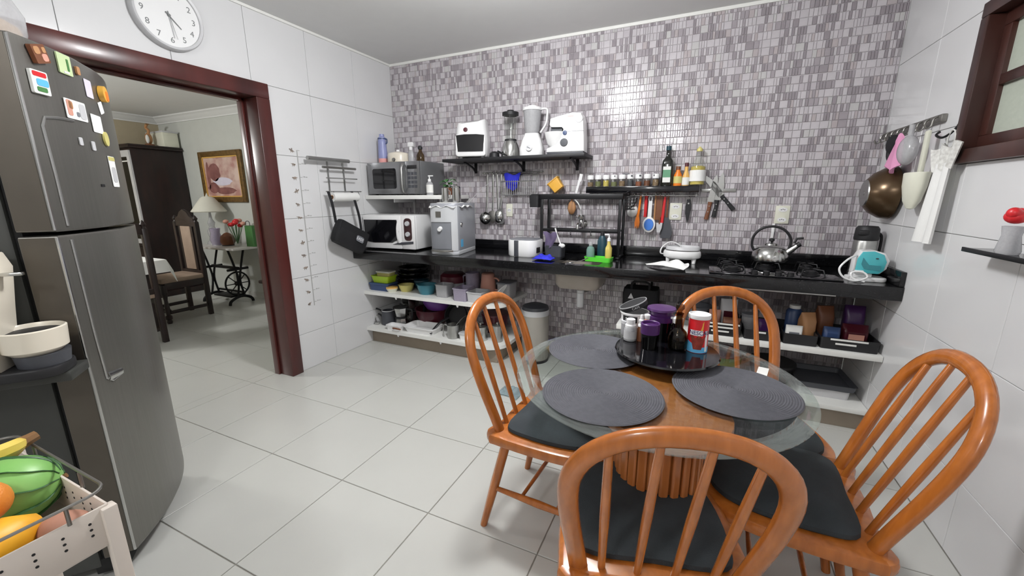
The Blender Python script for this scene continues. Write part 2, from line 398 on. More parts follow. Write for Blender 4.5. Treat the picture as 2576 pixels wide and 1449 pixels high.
# mosaic back wall: every glazed chip has its own edge; the largest are separate pieces, the rest joined
wb = struct('wall_back', B().bx(-.006, W + .006, .004, .16, 0, H), 'mosaic_grout')
RH, NR = .0468, 10
bms = {}
chips = []
z0 = 1.150 - RH * 25; row = 0
widths = [(.0155, 3), (.031, 2), (.0465, 2)]
for r in range(56):
    za = z0 + r * RH; zb = za + RH
    if zb > H: zb = H
    if za < 0: za = 0
    if zb - za < .012: continue
    g0 = .0036 if (r % NR) == 5 else .0012
    x = .0
    while x < W - .004:
        cell = min(.0465, W - x); k = rnd.random()
        parts = [1] if k < .14 else ([.5, .5] if k < .36 else ([.34, .66] if k < .5 else ([.66, .34] if k < .64 else [.334, .333, .333])))
        base = rnd.choice([0, 0, 0, 1, 1, 1, 2, 6]); dk = .40 if len(parts) > 1 else .16
        for p in parts:
            w = cell * p
            t = rnd.random()
            ci = rnd.choice([3, 4, 4, 3, 5]) if t < dk else (base if t < .85 else rnd.choice([0, 1, 2]))
            if len(parts) == 3 and rnd.random() < .2: ci = rnd.choice([3, 4, 4])
            chips.append((x, x + w, za + g0, zb, ci)); x += w
big = [c for c in chips if c[1] - c[0] > .04 and c[2] > .98 and c[3] < H - .01]
big.sort(key=lambda c: -c[0]); pieces = set(big[:300])
for c in chips:
    if c in pieces:
        tile(wb, 'y-', c[0], c[1], c[2], c[3], .004, 'mosaic_%d' % c[4], .0015, .0058, 'mosaic_chip'); continue
    bb = bms.setdefault(c[4], B()); g = .0007; e = .0016
    a, d, lo, hi = c[0] + g, c[1] - g, c[2] + g, c[3] - g
    bb.rings([[(a, .004, lo), (d, .004, lo), (d, .004, hi), (a, .004, hi)], [(a, .0004, lo), (d, .0004, lo), (d, .0004, hi), (a, .0004, hi)],
              [(a + e, -.0016, lo + e), (d - e, -.0016, lo + e), (d - e, -.0016, hi - e), (a + e, -.0016, hi - e)]], cap0=False)
vs = {}
allb = bmesh.new()
for k, bb in bms.items():
    me = bpy.data.meshes.new('tmp')
    for f in bb.bm.faces: f.material_index = k
    bb.bm.to_mesh(me); bb.bm.free(); allb.from_mesh(me); bpy.data.meshes.remove(me)
bb = B(); bb.bm.free(); bb.bm = allb
o = obj('mosaic_chips', bb, ['mosaic_%d' % i for i in range(7)], wb, 20); o['kind'] = 'stuff'
struct('trim_1', B().bx(0, W, -.012, .004, H - .02, H).bx(0, .012, YR, -.012, H - .016, H), 'white_board')
# door frame (dark red wood lining of the doorway)
d1 = thing('door_1', '', 'door'); del d1['label']; del d1['category']; d1['kind'] = 'structure'
obj('jamb', B().bx(-.165, .022, OY1 - .03, OY1 + .065, 0, OZ - .03, .004), 'dark_wood', d1)
obj('jamb', B().bx(-.165, .022, OY0 - .08, OY0 + .03, 0, OZ - .03, .004), 'dark_wood', d1)
obj('lintel', B().bx(-.165, .022, OY0 - .08, OY1 + .065, OZ - .03, OZ + .065, .004), 'dark_wood', d1)
obj('door_stop', B().bx(-.165, -.115, OY1 - .045, OY1 - .03, 0, OZ - .03, .002).bx(-.165, -.115, OY0, OY1 - .03, OZ - .045, OZ - .03, .002), 'dark_wood', d1)
# window
w1 = thing('window_1', '', 'window'); del w1['label']; del w1['category']; w1['kind'] = 'structure'
cw = .055
b = B(); b.bx(W - .03, W + .15, WY0, WY1, WZ0, WZ0 + cw, .004).bx(W - .03, W + .15, WY0, WY1, WZ1 - cw, WZ1, .004)
b.bx(W - .03, W + .15, WY1 - cw, WY1, WZ0 + cw, WZ1 - cw, .004).bx(W - .03, W + .15, WY0, WY0 + cw, WZ0 + cw, WZ1 - cw, .004)
fr = obj('window_frame', b, 'window_wood', w1)
for k, (ya, yb) in enumerate(((WY0 + cw, (WY0 + WY1) / 2), ((WY0 + WY1) / 2, WY1 - cw))):
    b = B(); sw = .05; za, zb = WZ0 + cw, WZ1 - cw; zm = (za + zb) / 2
    b.bx(W + .02, W + .06, ya, yb, za, za + sw, .003).bx(W + .02, W + .06, ya, yb, zb - sw, zb, .003).bx(W + .02, W + .06, ya, ya + sw, za + sw, zb - sw, .003).bx(W + .02, W + .06, yb - sw, yb, za + sw, zb - sw, .003).bx(W + .02, W + .06, ya + sw, yb - sw, zm - .02, zm + .02, .003)
    s = obj('sash', b, 'window_wood', w1)
    for zc0, zc1 in ((za + sw, zm - .02), (zm + .02, zb - sw)): obj('pane', B().bx(W + .037, W + .043, ya + sw, yb - sw, zc0, zc1), 'pane', s)
# dining room shell
struct('wall_dining_far', B().bx(DX - .1, -.15, DY, DY + .1, 0, DZ + .1), 'dining_paint')
struct('wall_dining_left', B().bx(DX - .1, DX, YR, DY, 0, DZ + .1), 'dining_beige')
struct('wall_dining_rear', B().bx(DX - .1, -.15, YR - .1, YR, 0, DZ + .1), 'dining_paint')
struct('wall_dining_near', B().bx(-.17, -.15, OY1, DY, 0, DZ + .1).bx(-.17, -.15, OY0, OY1, OZ, DZ + .1).bx(-.17, -.15, YR, OY0, 0, DZ + .1), 'dining_paint')
struct('ceiling_dining', B().bx(DX - .1, -.15, YR, DY + .1, DZ, DZ + .1), 'ceiling_paint')
pr = [(0, 0), (.085, 0), (.085, -.014), (.06, -.03), (.035, -.06), (.014, -.075), (.014, -.09), (0, -.09)]
b = B()
b.rings([[(x, DY - p, DZ + q) for p, q in pr] for x in (DX, -.17)]); b.rings([[(DX + p, y, DZ + q) for p, q in pr] for y in (DY, YR)])
struct('trim_2', b, 'ceiling_paint', ang=15)
struct('baseboard_far', B().bx(DX, -.17, DY - .012, DY, 0, .07), 'floor_tile')
# ---------------------------------------------------------------- worktop, sink, hob, fixed shelves
TZ = .89
t = thing('worktop', 'long black granite worktop along the whole mosaic wall', 'worktop', (0, 0, 0))
ts = thing('backsplash', 'low black granite upstand behind and at the right end of the worktop', 'backsplash', (0, 0, TZ))
b = B(); sx0, sx1, sy0, sy1 = 1.84, 2.16, -.575, -.27
b.bx(0.002, sx0, -.645, -.003, TZ - .03, TZ).bx(sx1, W - .002, -.645, -.003, TZ - .03, TZ).bx(sx0, sx1, -.645, sy0, TZ - .03, TZ).bx(sx0, sx1, sy1, -.003, TZ - .03, TZ)
obj('slab', b, 'granite', t)
obj('front_apron', B().bx(.002, W - .002, -.647, -.625, .818, TZ - .001, .003), 'granite', t)
obj('upstand', B().bx(.022, W - .026, -.024, -.003, .001, .075, .003), 'granite', ts)
obj('side_upstand', B().bx(W - .024, W - .002, -.64, -.003, .001, .078, .003), 'granite', ts)
obj('edge_strip', B().bx(2.95, 3.46, -.651, -.646, .818, .824), 'steel_brushed', t)
# sink bowl hung under the slab
s = thing('kitchen_sink', 'small steel sink bowl hung under the black worktop', 'sink', (2.0, -.42, .70))
b = B()
o_ = rrect(.33, .315, .05); i_ = rrect(.315, .30, .045); ib = rrect(.27, .25, .05); ob = rrect(.285, .265, .055)
b.rings([[(x, y, 0) for x, y in ob], [(x, y, .03) for x, y in rrect(.322, .305, .055)], [(x, y, .155) for x, y in o_], [(x, y, .16) for x, y in o_], [(x, y, .16) for x, y in i_], [(x, y, .03) for x, y in rrect(.305, .288, .05)], [(x, y, .006) for x, y in ib]])
MM('sink_steel', (150, 142, 134), .5, metal=.45, var=.06)
obj('basin', b, 'sink_steel', s)
obj('drain', B().lathe([(.0, .006), (.032, .006), (.032, .009), (.02, .009), (.018, .007), (0, .007)], seg=20), 'steel', s)
b = B(); b.cyl((0, 0, -.03), (0, 0, 0), .02).cyl((0, 0, -.05), (0, 0, -.03), .027).lathe([(.0, -.16), (.022, -.16), (.026, -.155), (.026, -.052), (.02, -.05), (0, -.05)], seg=18)
obj('bottle_trap', b, 'silver_plastic', s)
obj('waste_pipe', B().tube(bez([(0, 0, -.035), (.03, .05, -.04), (.05, .2, -.045), (.055, .41, -.05)], 5), .016, 10), 'steel_dull', s)
obj('pipe_flange', B().lathe([(0, 0), (.035, 0), (.03, .008), (0, .01)], c=(.055, .406, -.05), X=RX(PI / 2)), 'steel', s)
single('sink_spoon', 'metal spoon lying across the rim of the sink', 'spoon', B().tube([(-.02, -.03, .012), (.03, .0, .02), (.07, .045, .035)], .006, 8, ry=.003).sphere((-.035, -.04, .01), .02, 1.3, .8, .3), 'steel', (2.0, -.56, TZ + .0))
# hob
h = thing('gas_hob', 'black glass gas hob with four burners set in the worktop', 'hob', (3.17, -.36, TZ))
obj('glass_plate', B().box((0, 0, .004), (.66, .47, .008), .003), 'black_gloss', h)
for i, (x, y, r) in enumerate(((-.22, .10, .045), (.0, .07, .055), (.22, .10, .04), (-.20, -.13, .05), (.20, -.12, .045))):
    bu = obj('burner', B().lathe([(0, .008), (r, .008), (r, .016), (r * .85, .02), (r * .85, .026), (0, .028)], c=(x, y, 0), seg=24), 'black_metal', h)
    obj('burner_cap', B().lathe([(0, .027), (r * .6, .027), (r * .6, .034), (0, .036)], c=(x, y, 0), seg=20), 'black_matte', bu)
    g = B()
    for k in range(4):
        a = PI / 4 + k * PI / 2
        g.tube([(x + .25 * r * cos(a), y + .25 * r * sin(a), .045), (x + 1.5 * r * cos(a), y + 1.5 * r * sin(a), .045), (x + 1.8 * r * cos(a), y + 1.8 * r * sin(a), .009)], .004, 6)
    obj('pan_support', g, 'iron', h)
for k in range(4): obj('knob', B().lathe([(0, .008), (.018, .008), (.016, .028), (0, .03)], c=(-.09 + .06 * k, -.2, 0), seg=16), 'black_metal', h)
def slab_shape(x0, x1, y0, y1, r):     # board with one rounded front right corner
    p = [(x0, y1), (x0, y0)]
    for k in range(9):
        a = -PI / 2 + PI / 2 * k / 8
        p.append((x1 - r + r * cos(a), y0 + r + r * sin(a)))
    return p + [(x1, y1)]
def under_shelf(label, x0, x1, y0, zt, th, clips, rr=None):
    t = thing('shelf_board', label, 'shelf', (0, 0, zt - th), 0, 'white boards under the worktop')
    b = B()
    if rr: b.prism(slab_shape(x0, x1, y0, -.001, rr), 0, th)
    else: b.bx(x0, x1, y0, -.001, 0, th, .003)
    obj('board', b, 'white_board', t, 25)
    for x in clips: obj('shelf_clip', B().lathe([(0, -.022), (.006, -.02), (.012, 0), (.012, .004)], c=(x, y0 + .012, 0), seg=10), 'white_plastic', t)
    return t
under_shelf('upper white shelf board under the left end of the worktop', .002, 1.40, -.555, .505, .03, (.36, 1.0), .16)
under_shelf('lower white shelf board under the left end, holding pots', .002, 1.40, -.56, .157, .03, (.36, .82), .16)
under_shelf('upper white shelf board under the hob, holding black trays', 2.30, W - .002, -.58, .492, .034, ())
under_shelf('lower white shelf board under the hob near the floor', 2.30, W - .002, -.545, .145, .03, ())
MM('plinth_paint_shaded', (146, 134, 120), .8, var=.05)  # beige darkened all over to carry the shade below the shelf boards
single('plinth', 'low painted masonry plinth under the left white shelves', 'plinth', B().bx(.002, 1.34, -.495, -.002, 0, .127, .004), 'plinth_paint_shaded')
single('plinth', 'low painted masonry plinth under the right white shelves', 'plinth', B().bx(2.34, W - .002, -.50, -.002, 0, .115, .004), 'plinth_paint_shaded')
# white shelf that carries the grey microwave
t = thing('shelf_board', 'white shelf board on the wall under the grey microwave', 'shelf', (0, 0, 1.328))
obj('board', B().bx(.002, .82, -.445, -.003, 0, .034, .003), 'white_board', t)
for x in (.2, .7): obj('bracket', B().bx(x, x + .012, -.3, -.003, -.03, 0).bx(x, x + .012, -.02, -.003, -.16, -.03), 'white_plastic', t)
# black appliance shelf
t = thing('shelf_board', 'long black shelf high on the mosaic wall with four white appliances', 'shelf', (0, 0, 1.635))
obj('board', B().bx(.715, 1.95, -.26, -.001, 0, .024, .003), 'black_matte', t)
for x in (.90, 1.365, 1.83):
    b = B(); b.bx(x - .012, x + .012, -.012, -.001, -.085, 0, .002); b.tube(bez([(x, -.008, -.08), (x, -.05, -.045), (x, -.13, -.02), (x, -.2, -.004)], 5), .009, 8)
    obj('bracket', b, 'black_metal', t)
# black spice shelf with hanging rail
t = thing('shelf_board', 'narrow black spice shelf on the mosaic wall above the hanging tools', 'shelf', (0, 0, 1.372))
obj('board', B().bx(1.935, 2.737, -.12, -.001, 0, .046, .004), 'black_gloss', t)
t = thing('utensil_rail', 'thin steel rail under the spice shelf for hanging tools', 'rail', (0, 0, 1.352))
obj('rod', B().cyl((1.95, -.03, 0), (2.735, -.03, 0), .005), 'steel', t)
for x in (1.97, 2.35, 2.72): obj('rail_bracket', B().bx(x - .006, x + .006, -.034, -.001, -.006, .006), 'steel', t)
t = thing('utensil_rail', 'thin steel rail under the black appliance shelf', 'rail', (0, 0, 1.548))
obj('rod', B().cyl((.98, -.028, 0), (1.55, -.028, 0), .005), 'steel', t)
for x in (1.0, 1.53): obj('rail_bracket', B().bx(x - .006, x + .006, -.032, -.001, -.006, .006), 'steel', t)
# outlets
def outlet(label, x, z, w, h):
    t = thing('wall_outlet', label, 'outlet', (x, 0, z), 0)
    obj('cover_plate', B().box((0, -.006, 0), (w, .010, h), .004), 'ivory', t)
    for k in ((-.28, .28) if h > .115 and w > .07 else (0,)):
        s = obj('socket', B().prism([(.028 * cos(a) * (w / .085), .016 * sin(a)) for a in [PI * i / 8 * 2 for i in range(8)]], 0, .003, X=T(0, -.010, k * h) @ RX(PI / 2)), 'white_plastic', t)
        for q in (-.01, 0, .01): obj('contact_hole', B().cyl((q, -.0132, k * h + (.003 if q == 0 else 0)), (q, -.0142, k * h + (.003 if q == 0 else 0)), .003, seg=8), 'black_ink', s)
outlet('cream double wall outlet beside the hanging red tools', 2.589, 1.235, .086, .124)
outlet('cream double wall outlet above the kettle', 3.262, 1.221, .084, .12)
outlet('cream wall outlet behind the hanging ladles', 1.229, 1.23, .06, .11)
single('cable_duct', 'thin white cable duct running down from the outlet above the kettle', 'duct', B().bx(3.213, 3.229, -.012, -.001, .966, 1.161, .002), 'white_plastic')
# tap in the wall over the sink
t = thing('wall_tap', 'chrome wall tap over the sink', 'tap', (1.9, 0, 1.13))
obj('tap_body', B().cyl((0, -.001, 0), (0, -.012, 0), .03, .03, 20).cyl((0, -.012, 0), (0, -.09, 0), .016).lathe([(0, -.02), (.02, -.02), (.022, .0), (.02, .03), (.012, .04), (0, .04)], c=(0, -.09, 0)), 'steel', t)
obj('tap_handle', B().lathe([(0, .04), (.024, .042), (.026, .06), (.018, .072), (0, .074)], c=(0, -.09, 0)).box((-.03, -.09, .055), (.05, .012, .01), .003), 'steel', t)
obj('spout', B().tube(bez([(0, -.09, 0), (0, -.14, .01), (0, -.19, .0), (.0, -.2, -.04)], 6), .011, 12), 'steel', t)
# ---------------------------------------------------------------- things on the worktop
# white microwave
t = thing('microwave', 'white microwave with black window and two round dials', 'microwave', (.03, -.53, TZ), math.radians(4))
w, d, h = .54, .36, .305
obj('body', B().bx(0, w, .022, d, .012, h, .012), 'white_plastic', t)
dr = obj('door', B().bx(.002, .40, 0, .022, .014, h - .002, .008), 'white_plastic', t)
b = B(); p = [(-.19, .10), (-.185, -.085), (-.1, -.098), (.1, -.094), (.155, -.07), (.172, 0), (.165, .06), (.155, .103)]
b.prism(p, 0, .004, X=T(.205, -.001, h / 2 + .01) @ RX(PI / 2)); obj('window', b, 'black_gloss', dr)
obj('handle', B().tube(bez([(.385, -.006, .07), (.376, -.016, .12), (.376, -.017, .2), (.388, -.006, .272)], 6), .012, 8, ry=.008), 'white_plastic', dr)
cp = obj('control_panel', B().bx(.402, w - .002, 0, .022, .014, h - .002, .008), 'white_plastic', t)
MM('dial_brown', (58, 34, 36), .3)
obj('panel_inset', B().prism(rrect(.075, .19, .03), 0, .004, X=T(.472, -.001, .185) @ RX(PI / 2)), 'dial_brown', cp)
for z in (.235, .145): obj('dial', B().lathe([(0, 0), (.022, 0), (.019, .016), (0, .017)], c=(.472, -.004, z), X=RX(PI / 2)), 'silver_plastic', cp)
obj('button_bar', B().prism([(-.12, -.012), (-.06, .006), (.09, .02), (.09, 0), (-.02, -.012)], 0, .004, X=T(.43, -.001, .065) @ RX(PI / 2)), 'dark_grey', cp)
for x, y in ((.05, .05), (.49, .05), (.05, .31), (.49, .31)): obj('foot', B().cyl((x, y, 0), (x, y, .013), .014), 'rubber', t)
# water purifier
t = thing('water_purifier', 'silver grey water purifier with drip recess and doily on top', 'water purifier', (.785, -.60, TZ), math.radians(9))
w, d, h = .25, .40, .408
fp = [(w, d), (0, d)] + [(w / 2 - w / 2 * cos(PI * k / 10), .055 - .055 * sin(PI * k / 10)) for k in range(11)]
obj('body', B().prism(fp, .03, h, bev=.01), 'silver_grey', t)
obj('base', B().prism([(x, y - .006) for x, y in fp], 0, .035, bev=.006), 'silver_plastic', t)
def onfront(x0, x1, z0, z1, off, n=8):
    f = lambda u, v: ((x0 + (x1 - x0) * u), (.055 - .055 * math.sqrt(max(0, 1 - ((x0 + (x1 - x0) * u - w / 2) / (w / 2)) ** 2))) - off, z0 + (z1 - z0) * v)
    return B().sheet(f, n, 2, .006)
obj('front_cover', onfront(.02, .20, .262, .378, .006), 'silver_plastic', t)
obj('logo_plate', onfront(.075, .12, .30, .345, .011), 'steel_dull', t)
obj('recess', onfront(.025, .195, .05, .255, .003), 'grey_plastic', t)
obj('side_pillar', onfront(.20, .243, .035, .385, .008, 5), 'silver_plastic', t)
obj('spout', B().cyl((.11, -.03, .205), (.11, .01, .215), .016, .02), 'white_plastic', t)
obj('drip_tray', B().prism([(.03, -.02), (.22, -.02), (.19, -.045), (.125, -.055), (.06, -.045)], .03, .045, bev=.003), 'steel_dull', t)
obj('side_button', B().lathe([(0, 0), (.018, 0), (.016, .006), (0, .007)], c=(w, .09, .24), X=RY(PI / 2)), 'steel', t)
obj('sticker', B().bx(w, w + .001, .07, .12, .06, .12), 'sky_blue', t)
b = B()
def doily(u, v):
    a = 2 * PI * u; R = .172 + .013 * sin(11 * a)
    r = R * v; x, y = .125 + r * cos(a), .17 + r * 1.2 * sin(a)
    z = h + .003
    if r > .105: z -= min((r - .105) * 1.1, .03 + .008 * sin(11 * a))
    return (min(max(x, -.014), w + .014), min(max(y, -.012), d), z)
single('doily', 'white crocheted doily hanging over the top of the water purifier', 'doily', b.sheet(doily, 66, 8, .003), 'fabric_white', (.785, -.60, TZ), math.radians(9))
def steel_cup(label, x, y, z, r, hh, lid):
    t = thing('steel_jug', label, 'jug', (x, y, z))
    obj('body', B().lathe([(0, 0), (r * .9, 0), (r, hh * .3), (r * .95, hh), (r * .9, hh), (r * .85, hh * .95), (0, hh * .93)], seg=20), 'steel', t)
    if lid: obj('lid', B().lathe([(0, hh), (r, hh), (r * .8, hh + .012), (.008, hh + .018), (.01, hh + .03), (0, hh + .032)], seg=20), 'steel', t)
    else: obj('handle', B().tube(bez([(r * .95, 0, hh * .85), (r * 1.6, 0, hh * .75), (r * 1.5, 0, hh * .35), (r * .95, 0, hh * .2)], 5), .004, 8), 'steel', t)
steel_cup('slim polished steel jug on the left of the doily', .86, -.45, TZ + .416, .03, .11, False)
steel_cup('polished steel sugar pot on the right of the doily', .955, -.43, TZ + .416, .036, .11, True)
single('lamp_cable', 'thin white cord curving over the water purifier', 'cord', B().tube(bez([(.985, -.30, TZ + .40), (1.0, -.2, 1.36), (1.02, -.1, 1.42), (1.04, -.03, 1.46)], 8), .0022, 6), 'light_grey')
# bread machine / white pot with grey band
t = thing('bread_maker', 'white rounded kettle base with a grey band by the sink', 'appliance', (1.52, -.33, TZ), math.radians(-4))
b = B()
fpz = rrect(.25, .22, .07)
obj('body', B().rings([[(x * k, y * k, z) for x, y in fpz] for k, z in ((.93, 0), (.99, .01), (1, .06), (1, .115), (.97, .128))]), 'white_plastic', t)
obj('band', B().bx(-.045, -.008, -.116, -.10, .004, .127, .004), 'dark_grey', t)
obj('lid', B().prism([(x * .9, y * .9) for x, y in fpz], .126, .134, bev=.003), 'grey_plastic', t)
obj('switch', B().bx(.095, .128, -.06, 0, .03, .075, .006), 'black_matte', t)
# crumpled blue cloth, sponge caddy, dish things at the sink
def crumple(sx, sy, hz, seed, k=7):
    r = random.Random(seed); ph = [(r.uniform(0, 6.3), r.uniform(4, 11), r.uniform(4, 11)) for _ in range(k)]
    def f(u, v):
        e = min(u, 1 - u, v, 1 - v) * 4; e = min(1, e)
        z = sum(sin(p + a * u * 1.6) * cos(p * 2 + c * v * 1.6) for p, a, c in ph) / k
        wob = .12 * sin(9 * u + ph[0][0]) * (1 - e)
        return ((u - .5 + wob * .6) * sx, (v - .5 + .1 * sin(7 * v + 5 * u)) * sy, .006 + hz * (.25 + .75 * e) * (.55 + .9 * z) * (.3 + .7 * e))
    return f
single('dish_cloth', 'crumpled bright blue cloth on the edge of the worktop', 'cloth', B().sheet(crumple(.17, .10, .035, 4), 26, 18, .004), 'blue_cloth', (1.735, -.50, TZ + .003))
t = thing('sponge_caddy', 'grey plastic sink caddy with a cloth hung over it', 'caddy', (1.745, -.27, TZ), math.radians(-8))
b = B(); o_, i_ = rrect(.15, .10, .02), rrect(.138, .088, .016)
b.rings([[(x * .92, y * .92, 0) for x, y in o_], [(x, y, .085) for x, y in o_], [(x, y, .085) for x, y in i_], [(x * .92, y * .92, .006) for x, y in i_]])
obj('tub', b, 'dark_grey', t)
obj('divider', B().bx(-.003, .003, -.044, .044, .006, .08), 'dark_grey', t)
MM('rag_grey', (104, 92, 122), .9, var=.15)
single('cleaning_rag', 'grey purple rag draped over the sink caddy', 'cloth', B().sheet(lambda u, v: ((u - .5) * .11 * (1 - .5 * v) + .01 * sin(5 * v) - .02, -.058 + .012 * sin(6 * u) + .01 * v, .185 - .12 * v + .008 * sin(9 * u)), 14, 12, .004), 'rag_grey', (1.735, -.26, TZ))
single('scrub_brush', 'white dish brush leaning in the sink caddy', 'brush', B().tube([(0, 0, 0), (-.03, 0, .07), (-.045, 0, .12)], .006).sphere((.012, -.005, -.012), .022, 1.2, .7, .8), 'white_plastic', (1.80, -.305, TZ + .10))
t = thing('soap_tray', 'bright green plastic tray holding the dish soap', 'tray', (2.12, -.40, TZ), math.radians(-6))
b = B(); o_, i_ = rrect(.20, .09, .02), rrect(.19, .08, .016)
b.rings([[(x * .94, y * .94, 0) for x, y in o_], [(x, y, .032) for x, y in o_], [(x, y, .032) for x, y in i_], [(x * .94, y * .94, .004) for x, y in i_]])
obj('tray_body', b, 'green_plastic', t)
t = thing('soap_bottle', 'pale turquoise dish soap bottle at the left end of the green tray', 'bottle', (2.055, -.385, TZ + .006))
obj('bottle_body', B().lathe([(0, 0), (.028, 0), (.03, .01), (.03, .075), (.022, .092), (.012, .098), (.012, .105), (0, .105)]), 'green_bottle', t)
obj('cap', B().lathe([(0, .103), (.014, .103), (.012, .125), (.006, .13), (0, .13)]), 'milky', t)
t = thing('soap_bottle', 'dark green detergent bottle behind the green tray', 'bottle', (2.125, -.33, TZ))
obj('bottle_body', B().lathe([(0, 0), (.032, 0), (.034, .01), (.034, .14), (.02, .17), (.014, .18), (0, .18)], sy=.7), 'dark_teal', t)
obj('cap', B().lathe([(0, .18), (.015, .18), (.013, .205), (0, .206)]), 'black_matte', t)
t = thing('soap_bottle', 'clear bottle of yellow detergent at the right end of the green tray', 'bottle', (2.185, -.385, TZ + .006))
obj('bottle_body', B().lathe([(0, 0), (.022, 0), (.024, .01), (.024, .09), (.012, .115), (.01, .14), (0, .14)]), 'oil_yellow', t)
obj('pump_cap', B().lathe([(0, .14), (.013, .14), (.012, .16), (.005, .165), (.005, .185), (0, .186)]).box((-.014, 0, .185), (.036, .012, .009), .003), 'white_plastic', t)
# dish rack straddling the sink
t = thing('dish_rack', 'black metal dish rack standing over the sink', 'dish rack', (1.925, -.25, TZ))
for x in (-.302, .302):
    for y in (-.0, .17): obj('upright', B().bx(x - .011, x + .011, y - .009, y + .009, .012, .465, .003), 'black_metal', t)
for x in (-.302, .302): obj('foot', B().bx(x - .013, x + .013, -.03, .2, 0, .014, .004), 'black_metal', t)
b = B(); b.bx(-.39, .32, -.012, .0, .435, .475, .003).bx(-.39, .32, .17, .182, .435, .475, .003).bx(-.39, -.38, 0, .17, .435, .475).bx(.31, .32, 0, .17, .435, .475)
obj('top_tray', b, 'black_metal', t)
b = B()
for k in range(22): b.cyl((-.37 + k * .0325, 0, .44), (-.37 + k * .0325, .17, .44), .003, seg=6)
o = obj('tray_wire', b, 'black_metal', t); o['kind'] = 'stuff'
obj('lower_bar', B().bx(-.30, .30, -.008, .008, .19, .212, .003), 'black_metal', t)
obj('rear_bar', B().bx(-.30, .30, .162, .178, .19, .206, .003), 'black_metal', t)
for x in (-.16, -.06, .1, .2): obj('hook', B().tube(bez([(x, -.012, .206), (x, -.022, .2), (x, -.026, .18), (x, -.016, .168), (x, -.012, .176)], 4), .0025, 6), 'black_metal', t)
cd = obj('cutlery_box', B().rings([[(x, y, z) for x, y in q] for q, z in ((rrect(.072, .09, .012, cx=-.354, cy=.0), .375), (rrect(.078, .095, .012, cx=-.354), .468), (rrect(.07, .087, .01, cx=-.354), .468), (rrect(.066, .084, .01, cx=-.354), .38))]), 'black_matte', t)
b = B()
for k in range(5):
    z = .365 + k * .022; b.tube([(p[0], p[1], z) for p in rrect(.085 - .006 * (4 - k), .09, .03, cx=.372)], .003, 6, closed=True)
for k in range(7): b.cyl((.342 + k * .01, -.045, .365), (.338 + k * .0115, -.045, .455), .0025, seg=6)
obj('wire_basket', b, 'black_metal', t)
# waffle maker, cloth, kettle
t = thing('sandwich_maker', 'white oval sandwich grill standing open on the worktop', 'sandwich maker', (2.665, -.22, TZ), math.radians(-7))
el = lambda k, z, dy=0: [(.125 * k * cos(a), .085 * k * sin(a) + dy, z) for a in [2 * PI * i / 32 for i in range(32)]]
obj('lower_shell', B().rings([el(.85, .03), el(.97, .04), el(1, .055), el(.98, .075), el(.93, .085), el(.88, .08)]), 'white_plastic', t)
obj('hot_plate', B().rings([el(.86, .078), el(.86, .084), el(.80, .086), el(.78, .082)]), 'steel_dull', t)
obj('upper_rim', B().rings([el(.9, .088, .02), el(.92, .1, .025), el(.86, .112, .03), el(.8, .105, .03), el(.84, .09, .02)], loop=False), 'light_grey', t)
for x in (-.085, .085): obj('foot', B().cyl((x, -.035, 0), (x, -.03, .035), .012, .016), 'white_plastic', t)
for x in (-.07, .07): obj('foot', B().cyl((x, .05, 0), (x, .045, .035), .012, .016), 'white_plastic', t)
obj('power_cord', B().tube(bez([(-.115, .01, .05), (-.14, -.02, .06), (-.135, .0, .1), (-.09, .05, .135), (-.03, .08, .11), (-.02, .1, .06)], 6), .005, 8), 'white_plastic', t)
single('tea_towel', 'crumpled white towel lying in front of the sandwich grill', 'towel', B().sheet(lambda u, v: ((u - .5) * (.25) + .02 * sin(4 * v), (v - .5) * (.035 + .10 * min(1, u * 1.6)) - .03 * (u - .3), .008 + .03 * min(1, u * 1.5) * abs(sin(PI * v)) * (1 + .35 * sin(16 * u + 5 * v)) * (1.0 if .06 < v < .94 else .3) + .012 * sin(PI * u)), 30, 14, .004), 'fabric_white', (2.585, -.50, TZ + .002), math.radians(-9))
t = thing('kettle', 'polished steel whistling kettle with black hoop handle on the hob', 'kettle', (3.19, -.24, TZ + .047), math.radians(-10))
obj('body', B().lathe([(0, 0), (.095, 0), (.103, .008), (.104, .022), (.098, .055), (.08, .085), (.05, .1), (.04, .102), (0, .102)], seg=32), 'steel', t)
obj('lid', B().lathe([(0, .1), (.042, .1), (.036, .112), (.01, .116), (0, .116)], seg=24), 'steel', t)
obj('lid_knob', B().lathe([(0, .114), (.006, .114), (.006, .122), (.016, .13), (.015, .142), (0, .147)]), 'black_matte', t)
obj('handle', B().tube(bez([(-.09, 0, .06), (-.108, 0, .1), (-.1, 0, .16), (-.06, 0, .205), (0, 0, .22), (.06, 0, .2), (.098, 0, .15), (.1, 0, .1), (.088, 0, .065)], 6), .008, 8, up=(0, 1, 0), ry=.013), 'black_matte', t)
obj('spout', B().tube([(.085, 0, .055), (.115, 0, .085), (.14, 0, .11)], [.022, .018, .014], 12), 'steel', t)
obj('whistle', B().lathe([(0, 0), (.016, 0), (.015, .02), (0, .022)], c=(.136, 0, .106), X=RY(math.radians(50))).tube([(.12, 0, .12), (.13, 0, .15), (.165, 0, .155)], .007, 8), 'black_matte', t)
